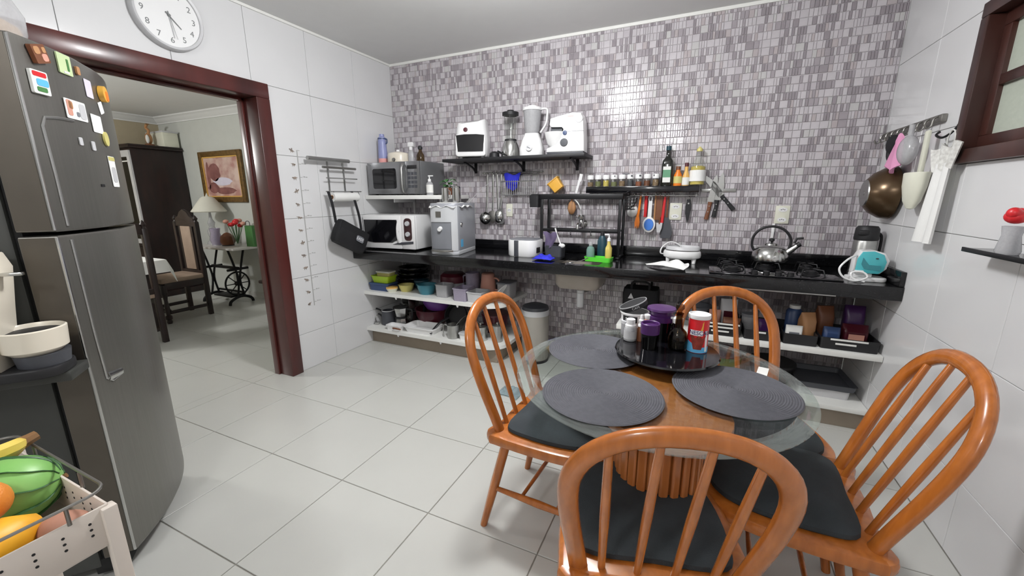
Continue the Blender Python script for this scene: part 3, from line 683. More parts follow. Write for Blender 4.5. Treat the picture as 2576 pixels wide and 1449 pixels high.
# thermos and aqua hand mixer at the right end
t = thing('thermos', 'tall steel thermos with black pump lid in the right corner', 'thermos', (3.645, -.30, TZ))
obj('body', B().lathe([(0, 0), (.055, 0), (.057, .01), (.056, .19), (.05, .21), (0, .21)], seg=28), 'steel_brushed', t)
obj('base_ring', B().lathe([(0, 0), (.059, 0), (.059, .02), (.056, .022), (0, .022)], seg=28), 'black_matte', t)
obj('pump_lid', B().lathe([(0, .205), (.056, .205), (.058, .215), (.055, .27), (.045, .285), (0, .288)], seg=24).box((-.03, -.045, .25), (.05, .03, .03), .008), 'black_matte', t)
obj('handle', B().tube(bez([(.05, .02, .25), (.078, .03, .22), (.075, .03, .1), (.052, .02, .06)], 6), .007, 8), 'black_matte', t)
t = thing('hand_mixer', 'aqua and white hand mixer standing on its stand with coiled cord', 'mixer', (3.605, -.49, TZ), math.radians(4))
obj('stand', B().prism(rrect(.17, .11, .03, cx=.01), 0, .022, bev=.006).bx(-.06, .03, -.035, .035, .02, .045, .01), 'white_plastic', t)
sh = [(-.058, .045), (-.055, .125), (-.035, .165), (.02, .17), (.07, .155), (.094, .115), (.086, .07), (.06, .042)]
obj('housing', B().prism(sh, -.038, .038, X=RX(PI / 2), bev=.012), 'white_plastic', t)
obj('side_cover', B().prism([(-.056, .046), (-.052, .125), (-.033, .161), (.018, .165), (.06, .148), (.076, .11), (.068, .062), (.048, .044)], .036, .047, X=RX(PI / 2), bev=.004), 'aqua', t)
obj('grip_inlay', B().prism([(-.03, .13), (-.034, .095), (-.02, .07), (.05, .062), (.052, .09), (.0, .092), (-.015, .11)], .0465, .050, X=RX(PI / 2)), 'aqua_dark', t)
obj('speed_switch', B().box((.03, -.05, .128), (.012, .006, .006), .002), 'dark_grey', t)
obj('plug', B().box((-.04, -.05, .052), (.04, .02, .02), .004), 'white_plastic', t)
obj('power_cord', B().tube(bez([(-.055, -.03, .14), (-.1, -.06, .12), (-.135, -.07, .07), (-.115, -.08, .025), (-.06, -.085, .008), (-.01, -.08, .03), (-.03, -.07, .055), (-.075, -.065, .05), (-.07, -.075, .02), (-.02, -.085, .006)], 7), .005, 8), 'white_plastic', t)
# upper left: grey microwave and what stands on it
t = thing('microwave', 'grey mirrored microwave on the white wall shelf', 'microwave', (.035, -.43, 1.362))
w, d, h = .565, .37, .28
obj('body', B().bx(0, w, .02, d, .008, h, .008), 'mw_grey', t)
dr = obj('door', B().bx(.002, .415, 0, .02, .01, h - .002, .004), 'mw_mirror', t)
obj('window', B().prism(rrect(.26, .17, .02), 0, .002, X=T(.19, 0, h / 2) @ RX(PI / 2)), 'black_gloss', dr)
obj('handle', B().tube(bez([(.40, -.004, .025), (.405, -.028, .07), (.405, -.03, .21), (.40, -.004, .262)], 6), .009, 8), 'steel_brushed', dr)
cp = obj('control_panel', B().bx(.417, w - .002, 0, .02, .01, h - .002, .004), 'mw_mirror', t)
obj('display', B().bx(.44, .54, -.001, .001, .215, .245), 'black_gloss', cp)
for i in range(4):
    for j in range(3): obj('button', B().bx(.442 + j * .034, .47 + j * .034, -.001, .001, .06 + i * .035, .085 + i * .035), 'dark_grey', cp)
for x, y in ((.05, .05), (.51, .05), (.05, .32), (.51, .32)): obj('foot', B().cyl((x, y, 0), (x, y, .009), .012), 'rubber', t)
MT = 1.362 + .28
t = thing('drink_bottle', 'tall lilac and salmon drink bottle on top of the grey microwave', 'bottle', (.085, -.27, MT))
obj('bottle_body', B().lathe([(0, .045), (.041, .045), (.04, .1), (.036, .17), (.037, .20), (.034, .205), (0, .205)], seg=24), 'lilac_bottle', t)
obj('bottle_base', B().lathe([(0, 0), (.036, 0), (.04, .008), (.041, .046), (0, .046)], seg=24), 'salmon', t)
obj('lid', B().lathe([(0, .205), (.034, .205), (.034, .225), (.022, .235), (.022, .255), (0, .258)]), 'lilac_bottle', t)
obj('carry_loop', B().tube(bez([(.034, 0, .215), (.055, 0, .21), (.055, 0, .18), (.042, 0, .175)], 5), .005, 6).lathe([(.0345, .212), (.037, .212), (.037, .22), (.0345, .22)], cap0=False, cap1=False), 'navy', t)
t = thing('small_appliance', 'low white rounded cooker on top of the grey microwave', 'cooker', (.25, -.26, MT))
obj('body', B().lathe([(0, 0), (.09, 0), (.1, .01), (.1, .07), (.092, .085), (.03, .1), (0, .1)], seg=32, sy=.85), 'warm_white', t)
obj('lid_knob', B().lathe([(0, .1), (.016, .1), (.014, .115), (0, .117)]), 'white_plastic', t)
obj('front_knob', B().lathe([(0, 0), (.016, 0), (.014, .01), (0, .011)], c=(.02, -.085, .025), X=RX(PI / 2)), 'steel_dull', t)
t = thing('spray_bottle', 'white spray bottle on top of the grey microwave', 'bottle', (.385, -.25, MT))
obj('bottle_body', B().lathe([(0, 0), (.03, 0), (.031, .01), (.028, .08), (.018, .11), (0, .11)], sy=.7), 'milky', t)
obj('spray_head', B().lathe([(0, .108), (.016, .108), (.016, .135), (0, .137)]).box((.0, 0, .155), (.055, .026, .04), .008), 'white_plastic', t)
t = thing('sauce_bottle', 'small dark bottle with black cap on the grey microwave', 'bottle', (.485, -.25, MT))
obj('bottle_body', B().lathe([(0, 0), (.035, 0), (.036, .01), (.034, .06), (.016, .09), (.013, .11), (0, .11)]), 'brown_glass', t)
obj('cap', B().lathe([(0, .108), (.018, .108), (.02, .125), (.012, .14), (0, .141)]), 'black_matte', t)
t = thing('pump_bottle', 'clear pump bottle with white head beside the grey microwave', 'bottle', (.665, -.385, 1.362))
obj('bottle_body', B().lathe([(0, 0), (.03, 0), (.031, .008), (.03, .095), (.012, .112), (0, .112)], sy=.8), 'milky', t)
obj('label_band', B().lathe([(.0308, .02), (.0316, .02), (.0316, .085), (.0308, .085)], sy=.8, cap0=False, cap1=False), 'label_white', t)
obj('pump_head', B().lathe([(0, .11), (.014, .11), (.013, .13), (.005, .132), (.005, .15), (.012, .152), (.012, .16), (0, .161)]).box((.018, 0, .156), (.04, .012, .009), .003), 'white_plastic', t)
t = thing('potted_herb', 'small leafy green plant in a pot on the white shelf end', 'plant', (.78, -.28, 1.362))
obj('pot', B().lathe([(0, 0), (.03, 0), (.04, .06), (.036, .06), (.03, .05), (0, .05)]), 'brown', t)
for k in range(12):
    a = k * 2.4; r = .02 + .004 * k
    obj('leaf', B().sheet(lambda u, v: ((r * .3 + .07 * u) * cos(a) + (v - .5) * .04 * sin(PI * u) * -sin(a), (r * .3 + .07 * u) * sin(a) + (v - .5) * .04 * sin(PI * u) * cos(a), .055 + .008 * k * .7 + .07 * u - .07 * u * u), 4, 2, .001), 'leaf_green', t)
# ---------------------------------------------------------------- black appliance shelf
AZ = 1.66
t = thing('air_fryer', 'white air fryer with black drawer window on the left of the black shelf', 'air fryer', (.955, -.135, AZ), math.radians(17))
b = B()
def afs(z):
    k = z / .29
    return .135 * (1 - .10 * max(0, k - .45) ** 1.2 / .6) if k > .45 else .132 + .006 * min(1, k * 3)
prof = [(0, .012), (.95, .0), (1, .03), (1.02, .12), (.98, .19), (.93, .25), (.90, .275)]
fpz = rrect(.27, .23, .06)
rs = [[(x * k, y * k, z + .012) for x, y in fpz] for k, z in ((.94, 0), (1, .015), (1.01, .12), (.97, .19), (.9, .25))]
top = [(x * .86, y * .86, .272 + .022 * (x / .13) ** 2 + .012 * x / .13) for x, y in fpz]
obj('body', b.rings(rs + [top]), 'white_plastic', t)
obj('top_vent', B().prism([(x * .62, y * .6) for x, y in fpz], .262, .276, X=RY(math.radians(-4))), 'dark_grey', t)
dr = obj('drawer', B().prism(rrect(.25, .17, .02), 0, .012, X=T(0, -.107, .10) @ RX(PI / 2), bev=.004), 'white_plastic', t)
obj('window', B().prism([(-.118, .066), (-.106, -.062), (.106, -.062), (.118, .066), (.05, .073), (-.05, .073)], 0, .004, X=T(0, -.1185, .112) @ RX(PI / 2)), 'black_gloss', dr)
obj('dial', B().lathe([(0, 0), (.019, 0), (.017, .008), (0, .009)], c=(-.04, -.106, .222), X=RX(PI / 2)), 'burgundy', t)
for x in (-.09, .09):
    for y in (-.07, .07): obj('foot', B().cyl((x, y, 0), (x, y, .014), .012), 'light_grey', t)
single('measuring_cup', 'small dark cup upside down beside the air fryer', 'cup', B().lathe([(0, 0), (.045, 0), (.04, .035), (.02, .05), (0, .053)], seg=20), 'black_matte', (1.165, -.16, AZ))
t = thing('glass_blender', 'slim steel blender with clear jug and black lid on the black shelf', 'blender', (1.30, -.13, AZ))
obj('motor_base', B().lathe([(0, 0), (.075, 0), (.078, .012), (.066, .09), (.052, .125), (0, .125)], seg=24), 'steel', t)
obj('collar', B().lathe([(0, .124), (.05, .124), (.048, .14), (0, .14)], seg=24), 'black_matte', t)
obj('jug', B().lathe([(.04, .14), (.045, .2), (.058, .325), (.054, .325), (.041, .2), (.036, .145)], seg=24), 'glass', t)
obj('lid', B().lathe([(0, .322), (.066, .322), (.066, .345), (.03, .35), (.025, .362), (0, .363)], seg=24), 'black_matte', t)
obj('power_cord', B().tube(bez([(-.06, -.02, .03), (-.09, -.05, .05), (-.07, -.08, .035), (.0, -.09, .01)], 6), .005, 8), 'black_matte', t)
t = thing('jug_blender', 'white blender with clear jug and long white handle on the black shelf', 'blender', (1.488, -.13, AZ), math.radians(12))
obj('motor_base', B().rings([[(x * k, y * k, z) for x, y in rrect(.19, .17, .05)] for k, z in ((.97, 0), (1, .01), (.97, .06), (.8, .12), (.62, .16), (.58, .172))]), 'white_plastic', t)
kb = obj('speed_dial', B().lathe([(0, 0), (.026, 0), (.024, .012), (0, .013)], c=(-.01, -.082, .055), X=RX(PI / 2) @ RX(-.25)), 'light_grey', t)
obj('dial_mark', B().box((-.01, -.0955, .058), (.03, .003, .006), .001, X=RY(.5)), 'grey_plastic', kb)
obj('jug', B().lathe([(.05, .172), (.058, .2), (.072, .345), (.068, .345), (.054, .2), (.046, .178)], seg=28), 'milky', t)
obj('lid', B().lathe([(0, .342), (.076, .342), (.076, .362), (.04, .366), (.035, .378), (0, .38)], seg=28), 'white_plastic', t)
obj('handle', B().tube(bez([(.06, 0, .352), (.115, 0, .35), (.118, 0, .30), (.108, 0, .24), (.066, 0, .178)], 6), .009, 8, up=(0, 1, 0), ry=.012), 'white_plastic', t)
t = thing('stand_mixer', 'white stand mixer with white bowl at the right end of the black shelf', 'mixer', (1.79, -.13, AZ), math.radians(5))
sd = [(-.155, .014), (.135, .014), (.132, .12), (.122, .24), (.105, .285), (.04, .292), (-.06, .275), (-.128, .258), (-.135, .215), (-.125, .2), (-.04, .205), (-.018, .19), (-.022, .15), (-.045, .10), (-.085, .055), (-.155, .035)]
obj('body', B().prism(sd, -.085, .085, X=RX(PI / 2), bev=.014), 'white_plastic', t)
obj('foot_pad', B().bx(-.15, .13, -.08, .08, 0, .016, .005), 'dark_grey', t)
obj('head_panel', B().prism([(-.13, .165), (-.04, .165), (-.036, .198), (-.125, .2)], -.06, .06, X=RX(PI / 2)), 'dark_grey', t)
obj('bowl', B().lathe([(0, .04), (.03, .04), (.07, .085), (.09, .16), (.092, .166), (.087, .166), (.066, .09), (0, .05)], c=(-.098, 0, 0), seg=28), 'white_plastic', t)
for x, z, r, k in ((-.012, .15, .017, 'navy'), (-.018, .082, .03, 'dark_grey')): obj('dial', B().lathe([(0, 0), (r, 0), (r * .9, .008), (0, .009)], c=(x, -.085, z), X=RX(PI / 2), seg=20), k, t)
obj('side_cap', B().lathe([(0, 0), (.03, 0), (.028, .006), (0, .007)], c=(.09, -.083, .245), X=RX(PI / 2)), 'light_grey', t)
obj('seam', B().bx(-.015, .131, -.0865, -.085, .158, .160), 'grey_plastic', t)
obj('brand_strip', B().bx(.005, .05, -.0865, -.085, .262, .267), 'salmon', t)
# ---------------------------------------------------------------- spice shelf
SZ = 1.418
sj = None
fills = ['spice', 'spice_green', 'oil_yellow', 'spice_green', 'spice', 'dark_grey', 'spice_red', 'brown', 'spice']
ord_ = ['first', 'second', 'third', 'fourth', 'fifth', 'sixth', 'seventh', 'eighth', 'ninth']
jb = B().lathe([(.019, 0), (.024, .002), (.024, .052), (.019, .058), (.0175, .056), (.022, .05), (.022, .004), (0, .003)], seg=18).mesh('glass_jar', 'glass')
jc = B().lathe([(0, .056), (.025, .056), (.025, .084), (.022, .088), (0, .088)], seg=18).mesh('cap', 'white_plastic')
for i in range(9):
    x = 1.956 + i * .0605
    t = thing('spice_jar', 'small glass spice jar with white cap, %s from the left in the row' % ord_[i], 'jar', (x, -.065, SZ), 0, 'spice jars on the spice shelf')
    obj('glass_jar', jb, None, t); obj('cap', jc, None, t)
    obj('spice_fill', B().lathe([(0, .004), (.0215, .004), (.0215, .035 + .012 * ((i * 7) % 3) / 2), (0, .036 + .012 * ((i * 7) % 3) / 2)], seg=16), fills[i], t)
    if i in (3, 5, 6, 8): obj('cap_label', B().box((.008 if i != 8 else -.012, -.0215, .077), (.022 if i in (5, 6) else .008, .006, .012), .001), 'dark_grey', t)
single('label_tag', 'thin dark label strip lying on the caps of the spice jars', 'label', B().box((0, 0, 0), (.05, .01, .008), .002), 'dark_grey', (2.225, -.06, SZ + .0925))
t = thing('oil_bottle', 'tall dark olive oil bottle with green label on the spice shelf', 'bottle', (2.514, -.062, SZ))
obj('bottle_body', B().rings([[(x * k, y * k, z) for x, y in rrect(.078, .072, .02)] for k, z in ((.95, 0), (1, .006), (1, .15), (.9, .175), (.45, .2), (.36, .21), (.33, .25), (.36, .252), (.36, .262))]), 'oil_dark', t)
obj('cap', B().lathe([(0, .248), (.018, .248), (.018, .276), (0, .277)]), 'dark_teal', t)
lb = obj('label', B().bx(-.026, .026, -.0375, -.0358, .025, .135), 'label_white', t)
obj('label_band', B().bx(-.026, .026, -.0383, -.0374, .06, .112), 'label_green', lb)
t = thing('sauce_bottle', 'small orange sauce bottle with green label beside the oil bottle', 'bottle', (2.588, -.065, SZ))
obj('bottle_body', B().lathe([(0, 0), (.027, 0), (.028, .006), (.027, .075), (.014, .10), (.013, .115), (0, .115)]), 'orange', t)
obj('cap', B().lathe([(0, .112), (.016, .112), (.015, .135), (0, .136)]), 'brown', t)
obj('label_band', B().lathe([(.0285, .018), (.029, .018), (.029, .066), (.0285, .066)], cap0=False, cap1=False), 'pale_yellow', t)
t = thing('sauce_bottle', 'small sauce bottle with white label and brown cap on the spice shelf', 'bottle', (2.642, -.068, SZ))
obj('bottle_body', B().lathe([(0, 0), (.023, 0), (.024, .006), (.023, .065), (.012, .10), (.011, .135), (0, .135)]), 'peach', t)
obj('cap', B().lathe([(0, .132), (.014, .132), (.013, .158), (0, .159)]), 'burgundy', t)
obj('label_band', B().lathe([(.0245, .006), (.025, .006), (.025, .058), (.0245, .058)], cap0=False, cap1=False), 'label_white', t)
t = thing('oil_bottle', 'squat clear bottle of yellow oil at the right end of the spice shelf', 'bottle', (2.716, -.06, SZ))
obj('bottle_body', B().lathe([(.045, 0), (.05, .004), (.051, .13), (.04, .16), (.018, .185), (.016, .235), (.013, .235), (.036, .158), (.048, .128), (.047, .008), (0, .006)], seg=24), 'glass', t)
obj('oil_fill', B().lathe([(0, .008), (.046, .008), (.0465, .128), (.03, .135), (0, .135)], seg=24), 'oil_yellow', t)
obj('stopper', B().lathe([(0, .232), (.02, .232), (.018, .25), (.008, .256), (.007, .262), (0, .262)]), 'pale_yellow', t)
obj('label_band', B().lathe([(.0515, .03), (.052, .03), (.052, .105), (.0515, .105)], seg=24, cap0=False, cap1=False), 'paper', t)
# ---------------------------------------------------------------- tools hanging from the rails
RZ1, RY1 = 1.352, -.036
def hang(name, label, cat, x, zt, parts, y=RY1, rz=0):
    t = thing(name, label, cat, (x, y, zt), 0)
    t.rotation_euler = (0, rz, 0)
    for nm, b, m in parts: obj(nm, b, m, t)
    return t
def hk(z=0): return B().tube(bez([(0, .008, z + .012), (0, -.002, z + .02), (0, -.008, z + .01), (0, 0, z - .012)], 4), .003, 6)
def flat(poly, th, y=0): return B().prism(poly, -th / 2, th / 2, X=T(0, y, 0) @ RX(PI / 2))
def dishy(r, dep, c, sx=1, sz=1): return B().lathe([(0, -dep), (r * .6, -dep * .75), (r, 0), (r * .93, .002), (r * .55, -dep * .6), (0, -dep + .003)], c=c, X=RX(-PI / 2), sx=sx, sy=sz)
hang('ladle', 'round steel ladle at the left end of the hanging steel tools', 'ladle', 1.03, 1.535, [('hook', hk(), 'steel'), ('handle', B().tube([(0, 0, 0), (-.004, 0, -.18), (-.012, -.008, -.33)], .0095, 8, ry=.004), 'steel'), ('bowl', dishy(.055, .04, (-.015, -.03, -.375)), 'steel')])
hang('skimmer', 'flat steel skimmer in the middle of the hanging steel tools', 'skimmer', 1.085, 1.535, [('hook', hk(), 'steel'), ('handle', B().tube([(0, 0, 0), (.0, 0, -.18), (-.006, -.004, -.31)], .0095, 8, ry=.003), 'steel'), ('disc', dishy(.05, .012, (-.006, -.012, -.36)), 'steel_dull')])
hang('serving_spoon', 'steel serving spoon with slots among the hanging steel tools', 'spoon', 1.125, 1.535, [('hook', hk(), 'steel'), ('handle', B().tube([(0, 0, 0), (.004, 0, -.18), (.01, -.004, -.30)], .0095, 8, ry=.003), 'steel'), ('bowl', dishy(.04, .02, (.014, -.012, -.36), 1, 1.35), 'steel')])
hang('pasta_server', 'steel slotted turner at the right of the hanging steel tools', 'turner', 1.165, 1.535, [('hook', hk(), 'steel'), ('handle', B().tube([(0, 0, 0), (.0, 0, -.2), (-.01, -.004, -.29)], .0095, 8, ry=.003), 'steel'), ('blade', flat([(-.03, -.29), (.012, -.29), (.03, -.40), (.01, -.425), (-.03, -.425), (-.05, -.40)], .003, -.004), 'steel_brushed')])
# chrome wire plate rack on the wall with a blue cloth
t = thing('wire_rack', 'chrome wire plate rack on the mosaic wall under the black shelf', 'rack', (1.35, -.002, 1.36))
b = B()
for z, y in ((0, -.015), (0, -.10), (.11, -.10), (.17, -.015)): b.cyl((-.16, y, z), (.16, y, z), .004, seg=8)
obj('rack_bar', b, 'steel', t)['kind'] = 'stuff'
b = B()
for k in range(17):
    x = -.15 + k * .01875; b.tube([(x, -.015, .15), (x, -.015, 0), (x, -.10, 0), (x, -.10, .12)], .0028, 6)
o = obj('rack_wire', b, 'steel', t); o['kind'] = 'stuff'
single('blue_cloth', 'blue cloth tucked in the chrome wire rack', 'cloth', B().sheet(lambda u, v: (-.07 + .15 * u * (1 - .45 * v) + .03 * v, -.008 - .012 * sin(6 * u), .15 - .13 * v + .01 * sin(8 * u)), 12, 10, .005), 'blue_cloth', (1.275, -.05, 1.385))
t = thing('plastic_dustpan', 'small yellow plastic cup tilted in the top of the dish rack', 'cup', (1.68, -.075, 1.435)); t.rotation_euler = (0, math.radians(-38), 0)
t['label'] = 'yellow plastic cup lying tilted above the dish rack'; t.name = 'yellow_cup'
b = B(); o_, i_ = rrect(.10, .07, .012), rrect(.092, .062, .01)
b.rings([[(x * .85, y * .85, -.045) for x, y in o_], [(x, y, .045) for x, y in o_], [(x, y, .045) for x, y in i_], [(x * .85, y * .85, -.04) for x, y in i_]])
obj('cup_body', b, 'orange' if 0 else 'gold', t)
obj('cup_rim', B().prism(rrect(.108, .078, .014), .04, .047), 'gold', t)
single('white_spatula', 'white plastic spatula standing up behind the dish rack', 'spatula', flat([(-.008, 0), (.008, 0), (.012, .09), (.02, .10), (.018, .15), (-.006, .15), (-.006, .1)], .006), 'white_plastic', (1.85, -.09, 1.372), 0)
bpy.data.objects['white_spatula'].rotation_euler = (0, .22, 0)
single('wooden_scoop', 'brown wooden scoop hanging above the sink tap', 'scoop', B().sphere((0, 0, -.055), .034, 1, .5, 1.6).cyl((0, 0, -.01), (0, 0, .04), .008), 'tan', (1.806, -.05, 1.312))
single('tap_hose', 'thin white hose arching down to the wall tap', 'hose', B().tube(bez([(0, 0, .12), (.03, 0, .09), (.055, -.01, .04), (.06, -.02, 0)], 6), .005, 8), 'white_plastic', (1.84, -.085, 1.20))
# coloured tools under the spice shelf
hang('black_colander', 'black slotted spoon at the left of the tools under the spice shelf', 'spoon', 2.255, RZ1, [('hook', hk(), 'black_metal'), ('bowl', B().tube(bez([(-.05, 0, -.02), (-.04, -.02, -.07), (0, -.025, -.1), (.04, -.02, -.07), (.055, 0, -.02)], 6), .006, 8), 'black_matte'), ('slat', B().bx(-.03, -.018, -.012, -.006, -.08, -.02).bx(-.006, .006, -.014, -.008, -.085, -.02).bx(.018, .03, -.012, -.006, -.08, -.02), 'light_grey')])['kind'] = 'thing'
hang('strainer', 'white round strainer half hidden behind the orange fork', 'strainer', 2.292, RZ1, [('hook', hk(), 'steel'), ('handle', B().tube([(.012, 0, 0), (.0, 0, -.08)], .005, 8), 'white_plastic'), ('bowl', dishy(.04, .03, (-.01, -.006, -.115), 1, 1.2), 'fabric_white')])
hang('plastic_fork', 'orange plastic fork hanging under the spice shelf', 'fork', 2.338, RZ1, [('hook', hk(), 'steel'), ('handle', B().tube([(0, 0, 0), (-.006, 0, -.1), (-.014, 0, -.16)], [.007, .008, .011], 8, ry=.004), 'orange'), ('head', flat([(-.026, -.16), (-.002, -.16), (.004, -.20), (.0, -.25), (-.006, -.225), (-.014, -.255), (-.02, -.225), (-.03, -.25), (-.034, -.2)], .005), 'orange')])
hang('spatula', 'red silicone spatula hanging behind the blue measuring spoon', 'spatula', 2.378, RZ1, [('hook', hk(), 'steel'), ('handle', B().tube([(0, 0, 0), (0, 0, -.16)], .011, 8, ry=.005), 'red')], y=-.03)
t = hang('measuring_spoon', 'white and blue measuring spoon hanging in front of the red tools', 'measuring spoon', 2.412, RZ1 - .02, [('ring', B().tube([(.012 * cos(a), 0, -.005 + .022 * sin(a)) for a in [2 * PI * i / 16 for i in range(16)]], .003, 6, closed=True), 'white_plastic'), ('handle', flat([(-.012, -.02), (.014, -.02), (.014, -.15), (-.014, -.15)], .006), 'white_plastic'), ('rim', B().lathe([(0, -.004), (.046, -.004), (.048, .004), (.04, .008), (0, .008)], c=(0, -.006, -.195), X=RX(PI / 2), sx=.95, sy=1.2), 'white_plastic'), ('scoop', B().lathe([(0, .004), (.038, .004), (.034, .016), (0, .018)], c=(0, -.006, -.195), X=RX(PI / 2), sx=.95, sy=1.2), 'sky_blue')], y=-.052)
MM('spoon_blue', (70, 128, 216), .35); bpy.data.objects['scoop'].data.materials[0] = M['spoon_blue']
hang('wooden_spoon', 'pale wooden spoon hanging right of the blue measuring spoon', 'spoon', 2.446, RZ1, [('hook', hk(), 'steel'), ('handle', B().tube([(0, 0, 0), (0, 0, -.18)], .007, 8), 'tan')], y=-.03)
hang('wooden_turner', 'broad brown wooden turner hanging beside the red brush', 'turner', 2.476, RZ1, [('hook', hk(), 'steel'), ('handle', flat([(-.02, 0), (.02, 0), (.022, -.18), (-.024, -.18)], .008), 'brown')], y=-.034)
hang('grey_spatula', 'small grey silicone spatula head below the brown wooden turner', 'spatula', 2.486, RZ1 - .18, [('handle', B().cyl((0, 0, .02), (0, 0, -.03), .006), 'brown'), ('blade', flat([(-.022, -.02), (.022, -.02), (.018, -.06), (.008, -.092), (-.014, -.092), (-.02, -.05)], .007), 'light_grey')], y=-.05)
hang('basting_brush', 'narrow red silicone brush hanging left of the double outlet', 'brush', 2.512, RZ1, [('hook', hk(), 'steel'), ('handle', B().tube([(0, 0, -.01), (-.006, 0, -.14), (-.012, 0, -.2)], [.009, .01, .013], 8, ry=.006), 'red')], y=-.04)
hang('dark_turner', 'dark grey turner with a wide blade hanging by the outlet', 'turner', 2.534, RZ1, [('hook', hk(), 'steel'), ('handle', B().tube([(0, 0, 0), (-.002, 0, -.16)], .007, 8, ry=.005), 'brown'), ('blade', flat([(-.016, -.16), (.012, -.16), (.045, -.27), (.035, -.315), (-.035, -.315), (-.04, -.25)], .004), 'dark_grey')], y=-.03)
hang('peeler', 'black paring knife in a sheath hanging right of the double outlet', 'knife', 2.674, RZ1 - .03, [('hook', hk(), 'steel'), ('sheath', flat([(-.012, 0), (.012, 0), (.02, -.06), (.012, -.12), (.0, -.17), (-.018, -.1), (-.02, -.05)], .012), 'black_matte'), ('rivet', B().cyl((0, -.005, -.028), (0, -.009, -.028), .006), 'steel')], y=-.02)
def knife(label, x, z, rot, hm, hl):
    t = thing('kitchen_knife', label, 'knife', (x, -.014, z)); t.rotation_euler = (0, rot, 0)
    obj('blade', flat([(-.02, 0), (.022, 0), (.026, .10), (.012, .17), (.0, .19), (-.016, .15)], .003), 'steel_brushed', t)
    obj('handle', B().tube([(0, 0, .0), (.002, 0, -.05), (.0, 0, -hl)], [.014, .012, .015], 8, ry=.008), hm, t)
    for q in (-.03, -.07): obj('rivet', B().cyl((0, -.007, q), (0, -.0095, q), .004, seg=8), 'steel', t)
knife('wide knife with a brown handle on the wall by the spice shelf', 2.815, 1.305, .13, 'brown', .125)
knife('knife with a straight black handle at the centre of the wall knives', 2.858, 1.318, .10, 'black_matte', .12)
knife('knife with its black handle slanting down right on the wall', 2.882, 1.348, -.72, 'black_matte', .13)
single('knife_magnet', 'slim steel magnet strip holding the three wall knives', 'magnet strip', B().bx(-.11, .11, -.010, -.001, -.012, .012, .002), 'steel_brushed', (2.86, 0, 1.385))
# ---------------------------------------------------------------- left wall: clock, height chart, towel holder, bag
t = thing('wall_clock', 'round white wall clock with grey numerals above the doorway', 'clock', (.001, -1.815, 2.318)); t.rotation_euler = (0, PI / 2, 0)
R = .172
obj('rim', B().lathe([(0, 0), (R, 0), (R, .03), (R - .006, .038), (R - .018, .034), (R - .02, .024), (0, .024)], seg=48), 'light_grey', t)
fc = obj('dial_face', B().lathe([(0, .02), (R - .02, .02), (R - .02, .025), (0, .0252)], seg=48), 'white_plastic', t)
# clock frame: local x points down the wall, local y points to the right as one faces it
FR = Matrix(((0, -1, 0, 0), (1, 0, 0, 0), (0, 0, 1, 0), (0, 0, 0, 1)))
CK = RZ(math.radians(0))
for k in range(1, 13):
    a = PI / 2 - k * PI / 6
    obj('numeral', B().text(str(k), .042, FR @ T(.122 * cos(a), .122 * sin(a), .0256)), 'grey_ink', fc)
def hand(name, ang, L, wd, z, m):
    a = PI / 2 - ang
    obj(name, B().prism([(-.02, -wd), (L, -wd * .5), (L, wd * .5), (-.02, wd)], z, z + .0012, X=FR @ RZ(a)), m, t)
hand('hour_hand', 2 * PI * (4.5 / 12), .075, .004, .027, 'grey_ink'); hand('minute_hand', 2 * PI * (29 / 60), .11, .003, .029, 'light_grey'); hand('second_hand', 2 * PI * (28 / 60), .115, .001, .031, 'grey_ink')
obj('hand_pin', B().cyl((0, 0, .025), (0, 0, .034), .007), 'grey_ink', t)
t = thing('height_chart', 'childrens height chart of small grey animals on the white wall', 'height chart', (0.0005, -1.094, .5))
hh = 1.187
obj('measure_line', B().bx(0, .0012, -.004, .004, 0, hh), 'chart_ink', t)
names = ['', '140', '130', '120', '110', '100', '90', '80', '70', '60', '50', '40', '30']
for k in range(13):
    z = hh - k * hh / 12.3
    obj('tick', B().bx(0, .0013, 0, .022, z - .002, z + .002), 'chart_ink', t)
    r = random.Random(k + 3); y0 = -.042
    b = B(); sl = r.uniform(-.6, .6); bw, bh = r.uniform(.012, .018), r.uniform(.006, .010)
    def blob(cy, cz, ry, rz_, n=9):
        q = [(ry * cos(2 * PI * i / n), rz_ * sin(2 * PI * i / n)) for i in range(n)]
        b.rings([[(x, y0 + cy + u * cos(sl) - v * sin(sl), z - .006 + cz + u * sin(sl) + v * cos(sl)) for u, v in q] for x in (0, .0012)])
    blob(0, 0, bw, bh); sg = 1 if k % 2 else -1
    blob(sg * bw * 1.05 * cos(sl), sg * bw * 1.05 * sin(sl) + .004, .0065, .0055, 7)
    blob(-sg * bw * 1.15 * cos(sl), -sg * bw * 1.15 * sin(sl), .007, .0018, 6)
    for q in (-.55, .45): blob(q * bw, -bh - .002, .0022, .006, 6)
    if k in (0, 3, 7): blob(0, bh + .004, .005, .008, 7)
    obj('animal_sticker', b, 'chart_animal', t)
    if k: obj('lettering', B().text(names[k] + ' cm', .014, T(.0012, .045, z + .004) @ RZ(PI / 2) @ RX(PI / 2)), 'chart_ink', t)
t = thing('towel_rack', 'steel three tier paper towel rack on the white wall', 'rack', (0, -.75, 1.39))
for y in (-.085, .075): obj('back_strip', B().bx(.002, .009, y - .006, y + .006, -.005, .262), 'steel_brushed', t)
obj('top_bar', B().cyl((.06, -.31, .245), (.06, .09, .247), .015, seg=14), 'steel_brushed', t)
obj('rail', B().cyl((.06, -.18, .187), (.06, .158, .189), .009), 'steel_dull', t)
obj('rail', B().cyl((.06, -.155, .106), (.06, .165, .106), .005), 'steel', t)
obj('rail', B().cyl((.06, -.17, .001), (.06, .20, .002), .005), 'steel', t)
for z in (.246, .188, .106, .002):
    for y in (-.085, .075): obj('arm', B().cyl((.005, y, z), (.06, y, z), .004, seg=8), 'steel', t)
